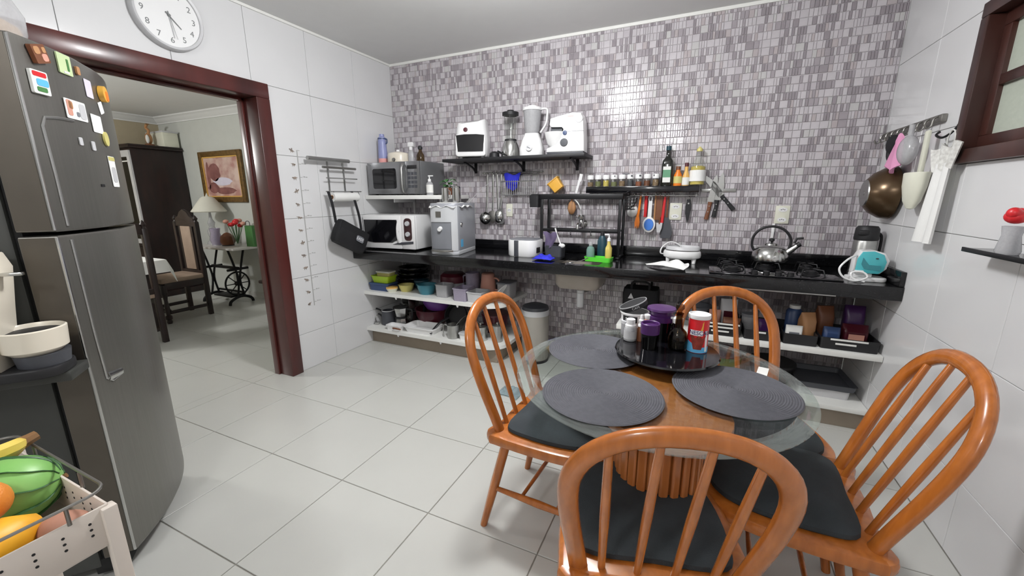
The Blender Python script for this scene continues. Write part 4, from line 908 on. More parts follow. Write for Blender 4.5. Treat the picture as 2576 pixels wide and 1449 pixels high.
obj('roll_holder', B().tube(bez([(.065, -.10, -.0), (.075, -.10, -.03), (.075, -.13, -.042)], 4), .003, 6).tube(bez([(.065, .16, 0), (.08, .155, -.03), (.075, .13, -.042)], 4), .003, 6), 'steel', t)
t = thing('paper_towel', 'white paper towel roll hanging under the steel rack', 'paper towel', (.07, -.745, 1.348))
obj('roll', B().lathe([(.016, -.13), (.036, -.13), (.036, .13), (.016, .13)], X=RX(PI / 2), seg=24, cap0=False, cap1=False), 'fabric_white', t)
obj('core', B().lathe([(.012, -.131), (.016, -.131), (.016, .131), (.012, .131)], X=RX(PI / 2), seg=20, cap0=False, cap1=False), 'tan', t)
t = thing('shoulder_bag', 'black shoulder bag with white print hanging from the paper towel rack', 'bag', (.055, -.755, 1.03)); t.rotation_euler = (math.radians(27) * -1, 0, 0)
X = RX(0)
b = B()
b.rings([[(.05 + p * k, q * k2, z) for p, q in rrect(.085, .34, .03)] for k, k2, z in ((.8, .9, -.105), (1, .98, -.085), (1.05, 1, -.02), (.95, .97, .06), (.7, .9, .085))])
obj('bag_body', b, 'fabric_black', t)
obj('flap', B().sheet(lambda u, v: (.096 - .004 * cos(PI * v) - .012 * v, -.155 + .31 * u, .075 - .11 * v), 8, 6, .005), 'fabric_black', t)
obj('print', B().prism(rrect(.085, .05, .015), 0, .0015, X=T(.1015, .06, -.005) @ RZ(PI / 2) @ RX(PI / 2)), 'grey_plastic', t)
obj('lettering', B().text('EASY', .034, T(.104, .06, -.005) @ RZ(PI / 2) @ RX(PI / 2)), 'white_ink', t)
def inv(p):      # wall coordinates into the bag's turned frame
    return t.matrix_basis.inverted() @ Vector(p)
t.rotation_mode = 'XYZ'
Mi = (T(.055, -.755, 1.03) @ RX(-math.radians(27))).inverted()
for pts in ([(.066, -.905, 1.392), (.09, -.90, 1.30), (.10, -.895, 1.2), (.10, -.89, 1.15)], [(.066, -.66, 1.392), (.10, -.665, 1.30), (.11, -.645, 1.18), (.105, -.63, 1.07)]):
    obj('strap', B().tube([Mi @ Vector(p) for p in bez(pts, 5)], .014, 8, up=Mi.to_3x3() @ Vector((1, 0, 0)), ry=.0025), 'fabric_black', t)
# ---------------------------------------------------------------- right wall
t = thing('hook_rail', 'grey metal rail with hooks near the corner of the right wall', 'rail', (W, -.36, 1.69))
obj('rail_plate', B().bx(-.022, -.001, -.34, .34, -.016, .018, .003), 'steel_dull', t)
for k in range(9):
    y = .31 - k * .077
    obj('hook', B().tube(bez([(-.02, y, .012), (-.035, y, .0), (-.04, y, -.03), (-.055, y, -.04), (-.065, y, -.02)], 4), .004, 6), 'steel_dull', t)
t = thing('wok', 'dark bronze wok with grey base hanging in the corner', 'wok', (W - .085, -.30, 1.36))
obj('bowl', B().lathe([(0, 0), (.075, 0), (.11, .03), (.137, .075), (.145, .115), (.138, .115), (.13, .078), (.1, .035), (0, .008)], X=T(-.05, 0, 0) @ RY(PI / 2), seg=36), 'bronze_pan', t)
obj('base_disc', B().lathe([(0, -.004), (.07, -.004), (.074, .002), (0, .002)], X=T(-.051, 0, 0) @ RY(PI / 2), seg=32).lathe([(0, -.006), (.012, -.006), (.012, 0), (0, 0)], X=T(-.051, 0, 0) @ RY(PI / 2)), 'steel_brushed', t)
obj('handle', B().tube(bez([(.045, .01, .135), (.048, .012, .16), (.03, .02, .2), (.03, .03, .31)], 6), [.005] * 6 + [.012] * 13, 8, ry=.012), 'black_matte', t)
single('black_pouch', 'small black cloth pouch hanging on the hook rail', 'pouch', B().sphere((0, 0, 0), .052, .5, 1.1, .95), 'fabric_black', (W - .068, -.352, 1.615))
single('pink_apron', 'pink cloth bundle hanging from the hook rail', 'cloth', B().sheet(lambda u, v: (-.015 * sin(9 * u) * v - .02 * sin(PI * u), .10 * (u - .5) * (.4 + 1.0 * v) + .03 * v, .085 - .16 * v + .02 * sin(7 * u + 2 * v)), 16, 14, .012), 'pink', (W - .06, -.44, 1.555))
single('net_bag', 'greyish translucent net bag hanging on the hook rail', 'bag', B().sphere((0, 0, 0), .075, .5, .9, .95, n=14).cyl((0, 0, .06), (0, 0, .12), .012), 'milky', (W - .07, -.56, 1.565))
t = thing('cloth_filter', 'cream cloth coffee strainer with wooden handle on the right wall', 'strainer', (W - .05, -.655, 1.45))
obj('handle', B().bx(-.008, .008, -.045, -.012, -.0, .19, .005), 'ivory', t)
obj('cloth_bag', B().lathe([(0, -.17), (.03, -.165), (.062, -.13), (.085, -.06), (.09, 0), (.085, .004), (.08, -.06), (.055, -.12), (0, -.15)], sx=.45, sy=1.0, seg=28), 'ivory', t)
t = thing('hand_towel', 'long white hand towel with a grey lace top on the right wall', 'towel', (W, -.86, 1.48))
obj('towel_cloth', B().sheet(lambda u, v: (-.045 - .008 * sin(10 * u) - .01 * v, (u - .5) * (.11 + .055 * v) - .015 + .03 * v, -.34 * v), 14, 10, .012), 'fabric_white', t)
obj('lace_top', B().sheet(lambda u, v: (-.045 - .012 * sin(14 * u), (u - .5) * (.22 - .09 * v) - .015, .075 - .10 * v + .012 * sin(12 * u)), 18, 6, .008), 'lace', t)
obj('hanging_loop', B().tube([(-.03, .01 + .03 * cos(a), .10 + .04 * sin(a)) for a in [2 * PI * i / 14 for i in range(14)]], .003, 6, closed=True), 'lace', t)
t = thing('towel_ring', 'dark metal wall hook above the white hand towel', 'hook', (W, -.79, 1.625))
obj('hook_plate', B().lathe([(0, 0), (.014, 0), (.012, .01), (0, .012)], X=RY(-PI / 2), c=(-.001, -.04, .01)), 'iron', t)
obj('hook_arm', B().tube(bez([(-.01, -.04, .01), (-.03, -.035, -.02), (-.04, 0, -.03), (-.045, .04, -.015), (-.03, .055, .0)], 6), .005, 8), 'iron', t)
t = thing('side_shelf', 'thin dark glass shelf at the right edge of the right wall', 'shelf', (W, -1.55, 1.15))
obj('glass_board', B().bx(-.085, -.001, -.45, .30, .0, .010), 'smoked', t)
obj('front_rail', B().bx(-.09, -.083, -.45, .30, -.003, .013, .001), 'black_metal', t)
t = thing('bud_vase', 'small clear vase with a red flower at the right picture edge', 'vase', (W - .06, -1.435, 1.1605))
obj('vase_body', B().lathe([(0, 0), (.026, 0), (.03, .01), (.022, .06), (.026, .09), (.023, .09), (.019, .06), (.02, .012), (0, .008)], seg=20), 'milky', t)
obj('flower', B().sphere((0, 0, .12), .028, 1, 1, .8).sphere((.012, .012, .13), .018).sphere((-.012, -.01, .132), .018), 'red', t)
# ---------------------------------------------------------------- left under-counter shelves
S1 = .505
def tub(name, label, cat, x, y, z, w, d, h, m, lid=None, r=.02, tp=.9, rz=0, open_=False):
    t = thing(name, label, cat, (x, y, z), rz); o_ = rrect(w, d, min(r, w / 2.2, d / 2.2))
    if open_:
        i_ = rrect(w - .008, d - .008, min(r, w / 2.3, d / 2.3) * .9)
        obj('body', B().rings([[(a * tp, b_ * tp, 0) for a, b_ in o_], [(a, b_, h) for a, b_ in o_], [(a, b_, h) for a, b_ in i_], [(a * tp, b_ * tp, .005) for a, b_ in i_]]), m, t)
        obj('rim', B().rings([[(a, b_, q) for a, b_ in rrect(w + e, d + e, min(r, w / 2.2, d / 2.2))] for e, q in ((.008, h - .006), (.008, h + .001), (-.01, h + .001), (-.01, h - .006))], loop=True), m, t)
    else: obj('body', B().rings([[(a * tp, b_ * tp, 0) for a, b_ in o_], [(a, b_, h) for a, b_ in o_]]), m, t)
    if lid: obj('lid', B().prism(rrect(w + .012, d + .012, min(r, w / 2.2, d / 2.2)), h, h + .014, bev=.004), lid, t)
    return t
def bowl(name, label, cat, x, y, z, r, h, m, lid=None):
    t = thing(name, label, cat, (x, y, z))
    obj('body', B().lathe([(0, 0), (r * .72, 0), (r * .95, h * .6), (r, h), (r * .95, h), (r * .9, h * .6), (0, .006)], seg=28), m, t)
    obj('rim', B().lathe([(r * .95, h - .003), (r * 1.04, h - .003), (r * 1.04, h + .003), (r * .95, h + .003)], seg=28, cap0=False, cap1=False), m, t)
    if lid: obj('lid', B().lathe([(0, h + .003), (r * 1.06, h + .003), (r * 1.04, h + .014), (0, h + .016)], seg=28), lid, t)
    return t
tub('food_box', 'navy blue plastic food box at the left end of the upper shelf', 'food box', .125, -.43, S1, .22, .15, .055, 'navy', 'navy', tp=.94)
tub('food_box', 'lime green food box with pale lid on top of the navy box', 'food box', .13, -.42, S1 + .0705, .20, .14, .062, 'lime', None, tp=.86, open_=True)
tub('food_box', 'pale cream box sitting inside the lime green food box', 'food box', .135, -.40, S1 + .082, .155, .095, .075, 'pale_yellow', 'ivory', tp=.95)
bowl('small_pot', 'small low pot with orange lid at the front of the upper shelf', 'pot', .262, -.475, S1, .05, .03, 'ivory', 'peach')
bowl('plastic_bowl', 'pale yellow plastic bowl behind the small orange lidded pot', 'bowl', .365, -.40, S1, .068, .06, 'pale_yellow')
bowl('plastic_bowl', 'dark teal bowl behind the larger teal bowl', 'bowl', .445, -.28, S1, .065, .075, 'dark_teal', 'dark_teal')
bowl('plastic_bowl', 'large teal plastic bowl near the middle of the upper shelf', 'bowl', .60, -.41, S1, .085, .085, 'teal')
for k in range(4): bowl('glass_dish', ['lowest', 'second', 'third', 'topmost'][k] + ' dark smoked glass dish of the stack behind the food boxes', 'dish', .26 + .012 * k, -.185, S1 + k * .048, .15, .042, 'black_gloss')
t = bowl('cake_box', 'clear cake box with a deep red cake lid on the upper shelf', 'cake box', .775, -.24, S1, .115, .09, 'milky')
obj('lid', B().lathe([(.113, .095), (.12, .095), (.118, .15), (.09, .175), (0, .18), (0, .174), (.088, .17), (.112, .148)], seg=28), 'burgundy', t)
tub('clear_box', 'clear plastic box right of the teal bowl', 'food box', .80, -.43, S1, .12, .12, .11, 'milky', None, open_=True)
tub('open_bin', 'lavender translucent open bin at the front of the upper shelf', 'bin', 1.015, -.46, S1, .125, .16, .105, 'lilac_clear', None, open_=True, r=.012, tp=.92)
tub('open_bin', 'white open bin beside the lavender bin', 'bin', 1.15, -.455, S1, .135, .16, .085, 'light_grey', None, open_=True, r=.012, tp=.92)
t = thing('jug', 'pinkish beige plastic jug upside down behind the white bin', 'jug', (1.145, -.27, S1))
obj('body', B().lathe([(.075, 0), (.07, .05), (.055, .195), (.045, .205), (0, .207)], seg=28), 'pink_beige', t)
obj('handle', B().tube(bez([(.066, 0, .06), (.105, 0, .07), (.1, 0, .15), (.058, 0, .165)], 5), .008, 8), 'pink_beige', t)
t = thing('jug', 'grey mauve plastic jug left of the pinkish beige jug', 'jug', (.985, -.26, S1))
obj('body', B().lathe([(0, 0), (.05, 0), (.06, .1), (.062, .195), (.058, .195), (.045, .01), (0, .006)], seg=24), 'lilac_clear', t)
obj('handle', B().tube(bez([(-.058, 0, .06), (-.095, 0, .07), (-.095, 0, .15), (-.058, 0, .165)], 5), .008, 8), 'lilac_clear', t)
t = thing('oval_platter', 'white oval platter leaning on the white bin', 'platter', (1.262, -.44, S1 + .005)); t.rotation_euler = (0, math.radians(38), 0)
obj('plate', B().lathe([(0, 0), (.07, 0), (.1, .01), (.098, .014), (.068, .005), (0, .005)], X=T(0, 0, .10) @ RY(PI / 2), seg=32, sx=1, sy=.8), 'white_plastic', t)
tub('food_box', 'grey translucent food box at the right end of the upper shelf', 'food box', 1.325, -.27, S1, .12, .16, .13, 'milky', 'grey_plastic')
S2 = .157
t = thing('milk_pot', 'dark grey enamel milk pot with two curved handles on the lower shelf', 'pot', (.125, -.40, S2))
obj('body', B().lathe([(0, 0), (.062, 0), (.066, .012), (.06, .1), (.056, .135), (.052, .135), (.056, .09), (.06, .015), (0, .01)], seg=28), 'dark_grey', t)
obj('rim', B().lathe([(.051, .133), (.059, .133), (.059, .139), (.051, .139)], seg=28, cap0=False, cap1=False), 'light_grey', t)
for z, k in ((.135, 1), (.085, .8)): obj('handle', B().tube(bez([(-.055, -.01, z - .03), (-.075, -.015, z - .005), (-.105 * k - .01, -.02, z + .008), (-.115 * k - .01, -.02, z + .005)], 5), .006, 8, ry=.008), 'black_matte', t)
single('steel_ladle', 'bright steel ladle lying at the left end of the lower shelf', 'ladle', B().tube(bez([(.0, 0, .09), (-.02, 0, .06), (-.01, 0, .02)], 5), .004, 6).lathe([(0, 0), (.022, .006), (.03, .022), (.027, .022), (0, .006)], c=(.0, 0, 0)), 'steel', (.035, -.455, S2))
def moka(x, y, z, k, label):
    t = thing('coffee_pot', label, 'coffee pot', (x, y, z), .2)
    q = lambda r, z_: [(r * cos(PI / 8 + PI * i / 4), r * sin(PI / 8 + PI * i / 4), z_) for i in range(8)]
    obj('lower_chamber', B().rings([q(.055 * k, .0), q(.044 * k, .055 * k), q(.046 * k, .06 * k)]), 'steel', t, 20)
    obj('waist', B().rings([q(.047 * k, .059 * k), q(.047 * k, .072 * k)]), 'black_matte', t, 20)
    obj('upper_chamber', B().rings([q(.042 * k, .072 * k), q(.058 * k, .14 * k)]), 'steel', t, 20)
    obj('lid', B().rings([q(.059 * k, .14 * k), q(.056 * k, .147 * k), q(.01 * k, .158 * k), q(.008 * k, .168 * k)]), 'black_matte', t, 20)
    obj('handle', B().tube(bez([(.052 * k, 0, .13 * k), (.092 * k, 0, .12 * k), (.085 * k, 0, .05 * k)], 5), .008 * k, 8), 'black_matte', t)
moka(.265, -.38, S2, 1.25, 'octagonal silver coffee pot with black lid on the lower shelf')
moka(.235, -.215, S2, 1.75, 'larger octagonal silver coffee pot behind the smaller one')
tub('casserole', 'white casserole with a brown side handle at the shelf front', 'casserole', .30, -.505, S2, .16, .09, .045, 'white_plastic', None, open_=True)
single('trivet_handle', 'brown wooden pot handle hooked on the white casserole', 'handle', B().tube(bez([(-.03, 0, .0), (-.02, -.02, .012), (.03, -.022, .012), (.045, 0, 0)], 5), .007, 8), 'brown', (.345, -.56 + .01, S2 + .022))
tub('roasting_dish', 'large white enamel roasting dish at the front of the lower shelf', 'dish', .565, -.435, S2, .33, .20, .055, 'white_plastic', None, open_=True, r=.04, tp=.86)
bowl('large_pot', 'burgundy enamel pot behind the white roasting dish', 'pot', .50, -.205, S2, .16, .15, 'burgundy')
bowl('mixing_basin', 'purple plastic basin stacked inside the burgundy pot', 'basin', .56, -.195, S2 + .155, .145, .09, 'purple')
t = thing('saucepan', 'dark pan standing on edge with its handle to the front', 'pan', (.80, -.30, S2 + .002))
obj('pan_body', B().lathe([(0, -.03), (.10, -.03), (.115, .025), (.11, .025), (.095, -.02), (0, -.022)], X=T(0, .05, .118) @ RX(1.25), seg=28), 'black_matte', t)
obj('handle', B().tube(bez([(-.03, -.04, .12), (-.07, -.12, .09), (-.10, -.2, .03), (-.105, -.22, .012)], 5), .016, 8, ry=.009), 'black_matte', t)
for k, (x, y) in enumerate(((.885, -.37), (.93, -.31))):
    t = thing('pot_lid', 'glass and steel pot lid leaning right, ' + ('nearer the front' if k == 0 else 'behind the nearer lid'), 'lid', (x, y, S2)); t.rotation_euler = (0, math.radians(-58), .0)
    obj('lid_disc', B().lathe([(0, .02), (.06, .014), (.095, 0), (.097, -.004), (.06, .008), (0, .014)], X=T(.10, 0, .02), seg=28), 'steel_brushed', t)
    obj('lid_knob', B().lathe([(0, .018), (.008, .018), (.014, .034), (0, .038)], X=T(.10, 0, .02)), 'black_matte', t)
t = thing('steel_mug', 'tall steel measuring mug at the shelf front', 'mug', (.905, -.475, S2))
obj('body', B().lathe([(0, 0), (.052, 0), (.052, .11), (.056, .118), (.05, .118), (.048, .01), (0, .006)], seg=28), 'steel_brushed', t)
obj('handle', B().tube(bez([(-.05, -.01, .105), (-.085, -.02, .105), (-.088, -.02, .02), (-.082, -.02, .005)], 5), .004, 8), 'steel', t)
tub('lunch_tin', 'small white tin right of the steel mug', 'tin', 1.02, -.47, S2, .09, .07, .045, 'white_plastic', 'light_grey')
def canister(label, x, y, r, h, m):
    t = thing('canister', label, 'canister', (x, y, S2))
    obj('body', B().lathe([(0, 0), (r, 0), (r, h), (0, h)], seg=28), m, t)
    obj('lid', B().lathe([(0, h), (r * 1.03, h), (r * 1.03, h + .02), (r * .5, h + .026), (0, h + .027)], seg=28), m, t)
    obj('lid_knob', B().sphere((0, 0, h + .036), .011), 'steel', t)
canister('wide polished steel canister seen between the chair spindles', 1.145, -.42, .062, .10, 'steel')
canister('slimmer steel canister near the rounded shelf end', 1.295, -.40, .045, .12, 'steel_brushed')
bowl('large_pot', 'deep red pot at the back of the lower shelf, right half', 'pot', 1.16, -.17, S2, .12, .16, 'burgundy', 'burgundy')
# pedal bin beside the shelves
MM('bin_steel', (170, 166, 158), .4, metal=.4, var=.04)
t = thing('pedal_bin', 'round pale steel pedal bin with dark lid under the worktop', 'bin', (1.59, -.285, 0))
obj('body', B().lathe([(0, .02), (.108, .02), (.11, .03), (.112, .40), (.1, .40), (0, .39)], seg=36), 'bin_steel', t)
obj('base_ring', B().lathe([(0, 0), (.112, 0), (.112, .022), (0, .022)], seg=36), 'black_matte', t)
obj('steel_band', B().lathe([(.1, .40), (.114, .40), (.114, .445), (.1, .445)], seg=36, cap0=False, cap1=False), 'silver_plastic', t)
obj('lid', B().lathe([(0, .444), (.112, .444), (.105, .47), (.06, .487), (0, .49)], seg=36), 'dark_grey', t)
obj('pedal', B().box((0, -.125, .012), (.06, .04, .01), .003), 'black_matte', t)
# ---------------------------------------------------------------- right under-counter shelves
S3, S4 = .492, .145
t = thing('tote_bag', 'black tote bag with a small white emblem under the worktop', 'bag', (2.42, -.30, S3))
obj('bag_body', B().rings([[(x * k, y * k, z) for x, y in rrect(.24, .18, .03)] for k, z in ((.95, 0), (1, .03), (1.02, .17), (.96, .21))]), 'fabric_black', t)
obj('emblem', B().prism([(0, .028), (.02, -.012), (-.02, -.012)], 0, .0015, X=T(-.06, -.093, .155) @ RX(PI / 2)), 'light_grey', t)
for s_ in (-.095, .09): obj('handle', B().tube(bez([(-.06, s_ * .8, .2), (-.05, s_ * .8, .26), (.05, s_ * .8, .26), (.06, s_ * .8, .2)], 5), .008, 8, ry=.003), 'fabric_black', t)
def tray(label, x, y, w, d, h, strips):
    t = thing('storage_tray', label, 'tray', (x, y, S3))
    o_, i_ = rrect(w, d, .012), rrect(w - .008, d - .008, .01)
    obj('body', B().rings([[(a * .97, b_ * .97, 0) for a, b_ in o_], [(a, b_, h) for a, b_ in o_], [(a, b_, h) for a, b_ in i_], [(a * .97, b_ * .97, .004) for a, b_ in i_]]), 'black_matte', t)
    for x0, x1, z in strips: obj('label_strip', B().bx(x0, x1, -d / 2 - .003, -d / 2 + .002, z - .005, z + .005, .001), 'label_white', t)
tray('black storage tray with white strips seen through the rear chair', 2.955, -.40, .19, .32, .085, ((-.09, .085, .078), (-.09, .05, .055), (-.07, .03, .03)))
tray('black storage tray at the centre, behind the rear chair hoop', 3.16, -.40, .19, .32, .062, ((-.035, .02, .05),))
tray('plain black storage tray left of the corner tray', 3.355, -.40, .17, .32, .065, ())
tray('black storage tray with two white strips in the right corner', 3.585, -.40, .27, .32, .068, ((-.09, .08, .06), (-.065, .03, .036)))
def pack(label, x, y, z, w, d, h, m, m2=None, rz=0, cat='packet'):
    t = thing('food_packet', label, cat, (x, y, z), rz)
    o_ = rrect(w, d, min(w, d) * .3)
    obj('wrapper', B().rings([[(a * .92, b_ * .9, 0) for a, b_ in o_], [(a, b_, h * .15) for a, b_ in o_], [(a * .98, b_, h * .7) for a, b_ in o_], [(a, b_ * .35, h * .92) for a, b_ in o_], [(a, b_ * .12, h) for a, b_ in o_]]), m, t)
    if m2: obj('label_panel', B().bx(-w * .3, w * .3, -d * .52, -d * .48, h * .25, h * .6), m2, t)
pack('white carton with a dark round seal seen between chair spindles', 2.985, -.34, S3 + .006, .10, .07, .185, 'light_grey', 'burgundy', .05, 'carton')
pack('pinkish packet left of the white carton', 2.905, -.40, S3 + .006, .07, .06, .12, 'pink_beige', None)
pack('brown snack packet in front of the white carton', 3.0, -.47, S3 + .006, .10, .05, .095, 'brown', None)
bowl('mixing_bowl', 'grey plastic bowl at the back of the trays, left', 'bowl', 2.78, -.22, S3, .11, .10, 'grey_plastic')
t = thing('storage_jar', 'clear grey jar in the centre black tray', 'jar', (3.10, -.40, S3 + .005))
obj('body', B().lathe([(0, 0), (.038, 0), (.04, .01), (.04, .1), (0, .1)], seg=24), 'milky', t); obj('lid', B().lathe([(0, .1), (.042, .1), (.042, .118), (0, .12)], seg=24), 'grey_plastic', t)
pack('purple snack packet in the centre black tray', 3.195, -.44, S3 + .005, .09, .06, .10, 'deep_purple')
t = thing('storage_jar', 'navy jar with white lid behind the centre tray', 'jar', (3.345, -.36, S3 + .005))
obj('body', B().lathe([(0, 0), (.042, 0), (.044, .01), (.044, .15), (.03, .17), (0, .17)], seg=24), 'navy', t); obj('lid', B().lathe([(0, .168), (.03, .168), (.03, .19), (0, .192)], seg=24), 'label_white', t)
pack('white packet with grey print at the front of the plain tray', 3.33, -.49, S3 + .005, .085, .04, .095, 'label_white', 'grey_plastic')
pack('brown paper packet leaning in the plain black tray', 3.40, -.44, S3 + .005, .08, .08, .17, 'tan', None, .4)
pack('brown grocery packet left in the corner tray', 3.50, -.35, S3 + .005, .09, .08, .20, 'brown', None, .3)
pack('slate blue packet at the front of the corner tray', 3.515, -.475, S3 + .005, .08, .06, .105, 'navy', None)
pack('dark red packet with white peak at the right of the corner tray', 3.63, -.44, S3 + .005, .12, .09, .125, 'burgundy', 'pink_beige')
pack('dark purple packet at the back of the corner tray', 3.65, -.32, S3 + .005, .10, .08, .21, 'deep_purple', None)
t = thing('baking_tray', 'dark baking tray standing on the lower right shelf', 'baking tray', (3.54, -.30, S4), math.radians(2))
obj('tray_body', B().rings([[(x * k, y * k, z) for x, y in rrect(.30, .32, .02)] for k, z in ((.95, .055), (1, .09), (1.03, .092))] + [[(x * .98, y * .98, .09) for x, y in rrect(.30, .32, .02)], [(x * .93, y * .93, .06) for x, y in rrect(.30, .32, .02)]]), 'dark_grey', t)
tub('flat_box', 'pale grey box under the dark baking tray', 'box', 3.54, -.32, S4, .26, .24, .05, 'light_grey', None, tp=.98)
bowl('large_pot', 'dark green pot on the lower right shelf behind the table', 'pot', 2.98, -.27, S4, .13, .14, 'leaf_green', 'burgundy')
bowl('large_pot', 'black roasting pan on the lower shelf left of the baking tray', 'pot', 3.28, -.28, S4, .13, .12, 'black_matte', 'black_matte')
# ---------------------------------------------------------------- glass table and what is on it
TC = (2.655, -1.89); TH = .75
t = thing('dining_table', 'round glass dining table on a reeded wooden pedestal', 'table', (TC[0], TC[1], 0))
R = .475
obj('glass_top', B().lathe([(0, TH - .012), (R - .05, TH - .012), (R - .05, TH - .0005), (0, TH - .0005)], seg=96), 'table_glass', t)
obj('bevelled_rim', B().lathe([(R - .05, TH - .012), (R - .006, TH - .012), (R, TH - .009), (R, TH - .006), (R - .036, TH), (R - .05, TH)], seg=96, cap0=False, cap1=False), 'glass_edge', t)
ad = math.atan2(-.97, .24)
def stadium(hl, hw, n=14):
    p = [(hl + hw * cos(a), hw * sin(a)) for a in [-PI / 2 + PI * i / n for i in range(n + 1)]]
    return p + [(-x, -y) for x, y in p]
PX = T(.012, -.04, 0) @ RZ(ad)
obj('top_board', B().prism(stadium(.19, .185), TH - .046, TH - .014, X=PX, bev=.006), 'pedestal_wood', t)
obj('base_board', B().prism(stadium(.17, .17), 0, .04, X=PX, bev=.006), 'pedestal_wood', t)
col = obj('column_core', B().prism(stadium(.15, .115), .04, TH - .046, X=PX), 'pedestal_wood', t)
st = stadium(.15, .121, 12); L = []
pts = []
for i in range(len(st)):
    a, c = Vector(st[i]), Vector(st[(i + 1) % len(st)]); n = max(1, round((c - a).length / .030))
    for k in range(n): pts.append((a + (c - a) * k / n, (c - a).normalized()))
slat = B().box((0, 0, 0), (.026, .014, TH - .09), .005, seg=1).mesh('slat', 'pedestal_wood')
for p, d in pts:
    o = obj('slat', slat, None, t); q = PX @ Vector((p.x, p.y, (TH - .006) / 2)); o.location = q
    o.rotation_euler = (0, 0, ad + math.atan2(d.y, d.x))
# placemats: woven spiral discs, each coil ring a ridge
pr = []
nr = 26
for k in range(nr):
    r0_ = .183 * k / nr; r1_ = .183 * (k + 1) / nr
    pr += [(r0_ + .0012, .0032), ((r0_ + r1_) / 2, .0050), (r1_ - .0012, .0032)]
pm = B().lathe([(0, .0002), (.183, .0002), (.184, .002)] + pr[::-1] + [(0, .0034)], seg=56).mesh('placemat', 'mat_grey')
for x, y, lab in ((2.53, -2.13, 'round grey woven placemat nearest the front chair, on the left'), (2.905, -1.93, 'round grey woven placemat on the right side of the glass table'), (2.425, -1.775, 'round grey woven placemat at the far left by the left chair')):
    o = bpy.data.objects.new('placemat', pm); C.objects.link(o); o.location = (x, y, TH + .0006); tag(o, lab, 'placemat', 'grey round placemats on the glass table')
o = single('tape_strip', 'short strip of white tape on the far rim of the glass table', 'tape', B().box((0, 0, 0), (.032, .075, .0012)), 'label_white', (3.005, -1.735, TH + .0008), math.radians(-12))
# lazy susan
LC = (2.685, -1.74); LZ = TH + .034
t = thing('lazy_susan', 'smoked glass turntable holding the coffee things at the table back', 'turntable', (LC[0], LC[1], TH))
obj('foot', B().lathe([(0, .0005), (.075, .0005), (.07, .022), (0, .024)], seg=32), 'black_matte', t)
obj('glass_disc', B().lathe([(0, .024), (.183, .024), (.187, .028), (.183, .034), (0, .034)], seg=72), 'black_gloss', t)
LZ += .0006
t = thing('drink_can', 'red and blue chocolate drink can with white lid on the turntable', 'can', (2.79, -1.705, LZ), math.radians(10))
rc = .036
MM('can_print', (214, 34, 42), .3, coat=.3)
obj('can_body', B().lathe([(0, 0), (rc, 0), (rc, .128), (0, .128)], seg=40), 'can_print', t)
obj('lid', B().lathe([(0, .127), (rc + .002, .127), (rc + .003, .131), (rc + .002, .142), (rc - .002, .143), (rc - .005, .138), (0, .138)], seg=40), 'white_plastic', t)
def wrapped(fn, nu, nv, r): return B().sheet(lambda u, v: (lambda q: (r * sin(q[0]), -r * cos(q[0]), q[1]))(fn(u, v)), nu, nv, .0004)
obj('blue_band', wrapped(lambda u, v: (-1.6 + 2.9 * u, .001 + v * (.046 - .024 * min(1, 1.5 * u))), 24, 3, rc + .0004), 'sky_blue', t)
MM('choc_red', (150, 58, 44), .4, rgb2=(110, 40, 34), vscale=60)
obj('splash', wrapped(lambda u, v: (-.15 + (u - .5) * 1.35 * (.55 + .6 * v), .014 + v * (.05 + .006 * sin(14 * u))), 16, 6, rc + .0008), 'choc_red', t)
obj('white_streak', wrapped(lambda u, v: (.62 + .28 * u - .1 * v, .006 + .08 * v), 6, 8, rc + .0006), 'white_ink', t)
bolt = [(.006, .05), (-.022, -.004), (-.006, -.004), (-.018, -.052), (.02, .006), (.004, .006)]
b = B(); b.rings([[((rc + z) * sin(.12 + x / rc), -(rc + z) * cos(.12 + x / rc), .072 + y) for x, y in bolt] for z in (.0008, .0014)])
obj('lightning_bolt', b, 'gold', t)
obj('name_plate', wrapped(lambda u, v: (-.98 + 1.25 * u, .067 + .02 * v), 20, 2, rc + .0012), 'white_ink', t)
obj('lettering', B().text('NESCAU', .022, T(0, 0, .077) @ RZ(-.02), wrap=rc + .0018, sxy=.92), 'navy_ink', t)
t = thing('oil_cruet', 'brown glass cruet of dark sauce beside the chocolate drink can', 'cruet', (2.722, -1.72, LZ))
obj('flask', B().lathe([(.026, 0), (.034, .008), (.036, .045), (.03, .068), (.014, .085), (.012, .13), (.015, .14), (.012, .14), (.009, .128), (.011, .086), (.027, .066), (.032, .045), (.03, .01), (0, .006)], seg=28), 'brown_glass', t)
obj('dark_sauce', B().lathe([(0, .007), (.03, .01), (.0325, .03), (.0325, .046), (0, .047)], seg=28), 'oil_dark', t)
obj('glass_stopper', B().lathe([(0, .135), (.008, .135), (.009, .15), (.016, .158), (.015, .172), (0, .176)], seg=18), 'brown_glass', t)
t = thing('lidded_cup', 'purple and black lidded cup at the front of the turntable', 'cup', (2.625, -1.755, LZ))
obj('cup_body', B().lathe([(0, 0), (.028, 0), (.032, .055), (.0325, .06), (0, .06)], seg=28), 'smoked', t)
obj('contents', B().lathe([(0, .002), (.026, .002), (.030, .05), (0, .05)], seg=24), 'black_matte', t)
obj('lid', B().lathe([(0, .06), (.034, .06), (.035, .075), (.035, .098), (.032, .101), (.029, .099), (.028, .09), (0, .09)], seg=28), 'deep_purple', t)
t = thing('pill_bottle', 'small clear bottle with round white cap, front left of the turntable', 'bottle', (2.545, -1.695, LZ))
obj('body', B().lathe([(.022, 0), (.025, .003), (.025, .05), (.018, .06), (.022, .05), (.022, .005), (0, .003)], seg=24), 'milky', t)
obj('label_band', B().lathe([(.0252, .01), (.0255, .01), (.0255, .042), (.0252, .042)], seg=24, cap0=False, cap1=False), 'light_grey', t)
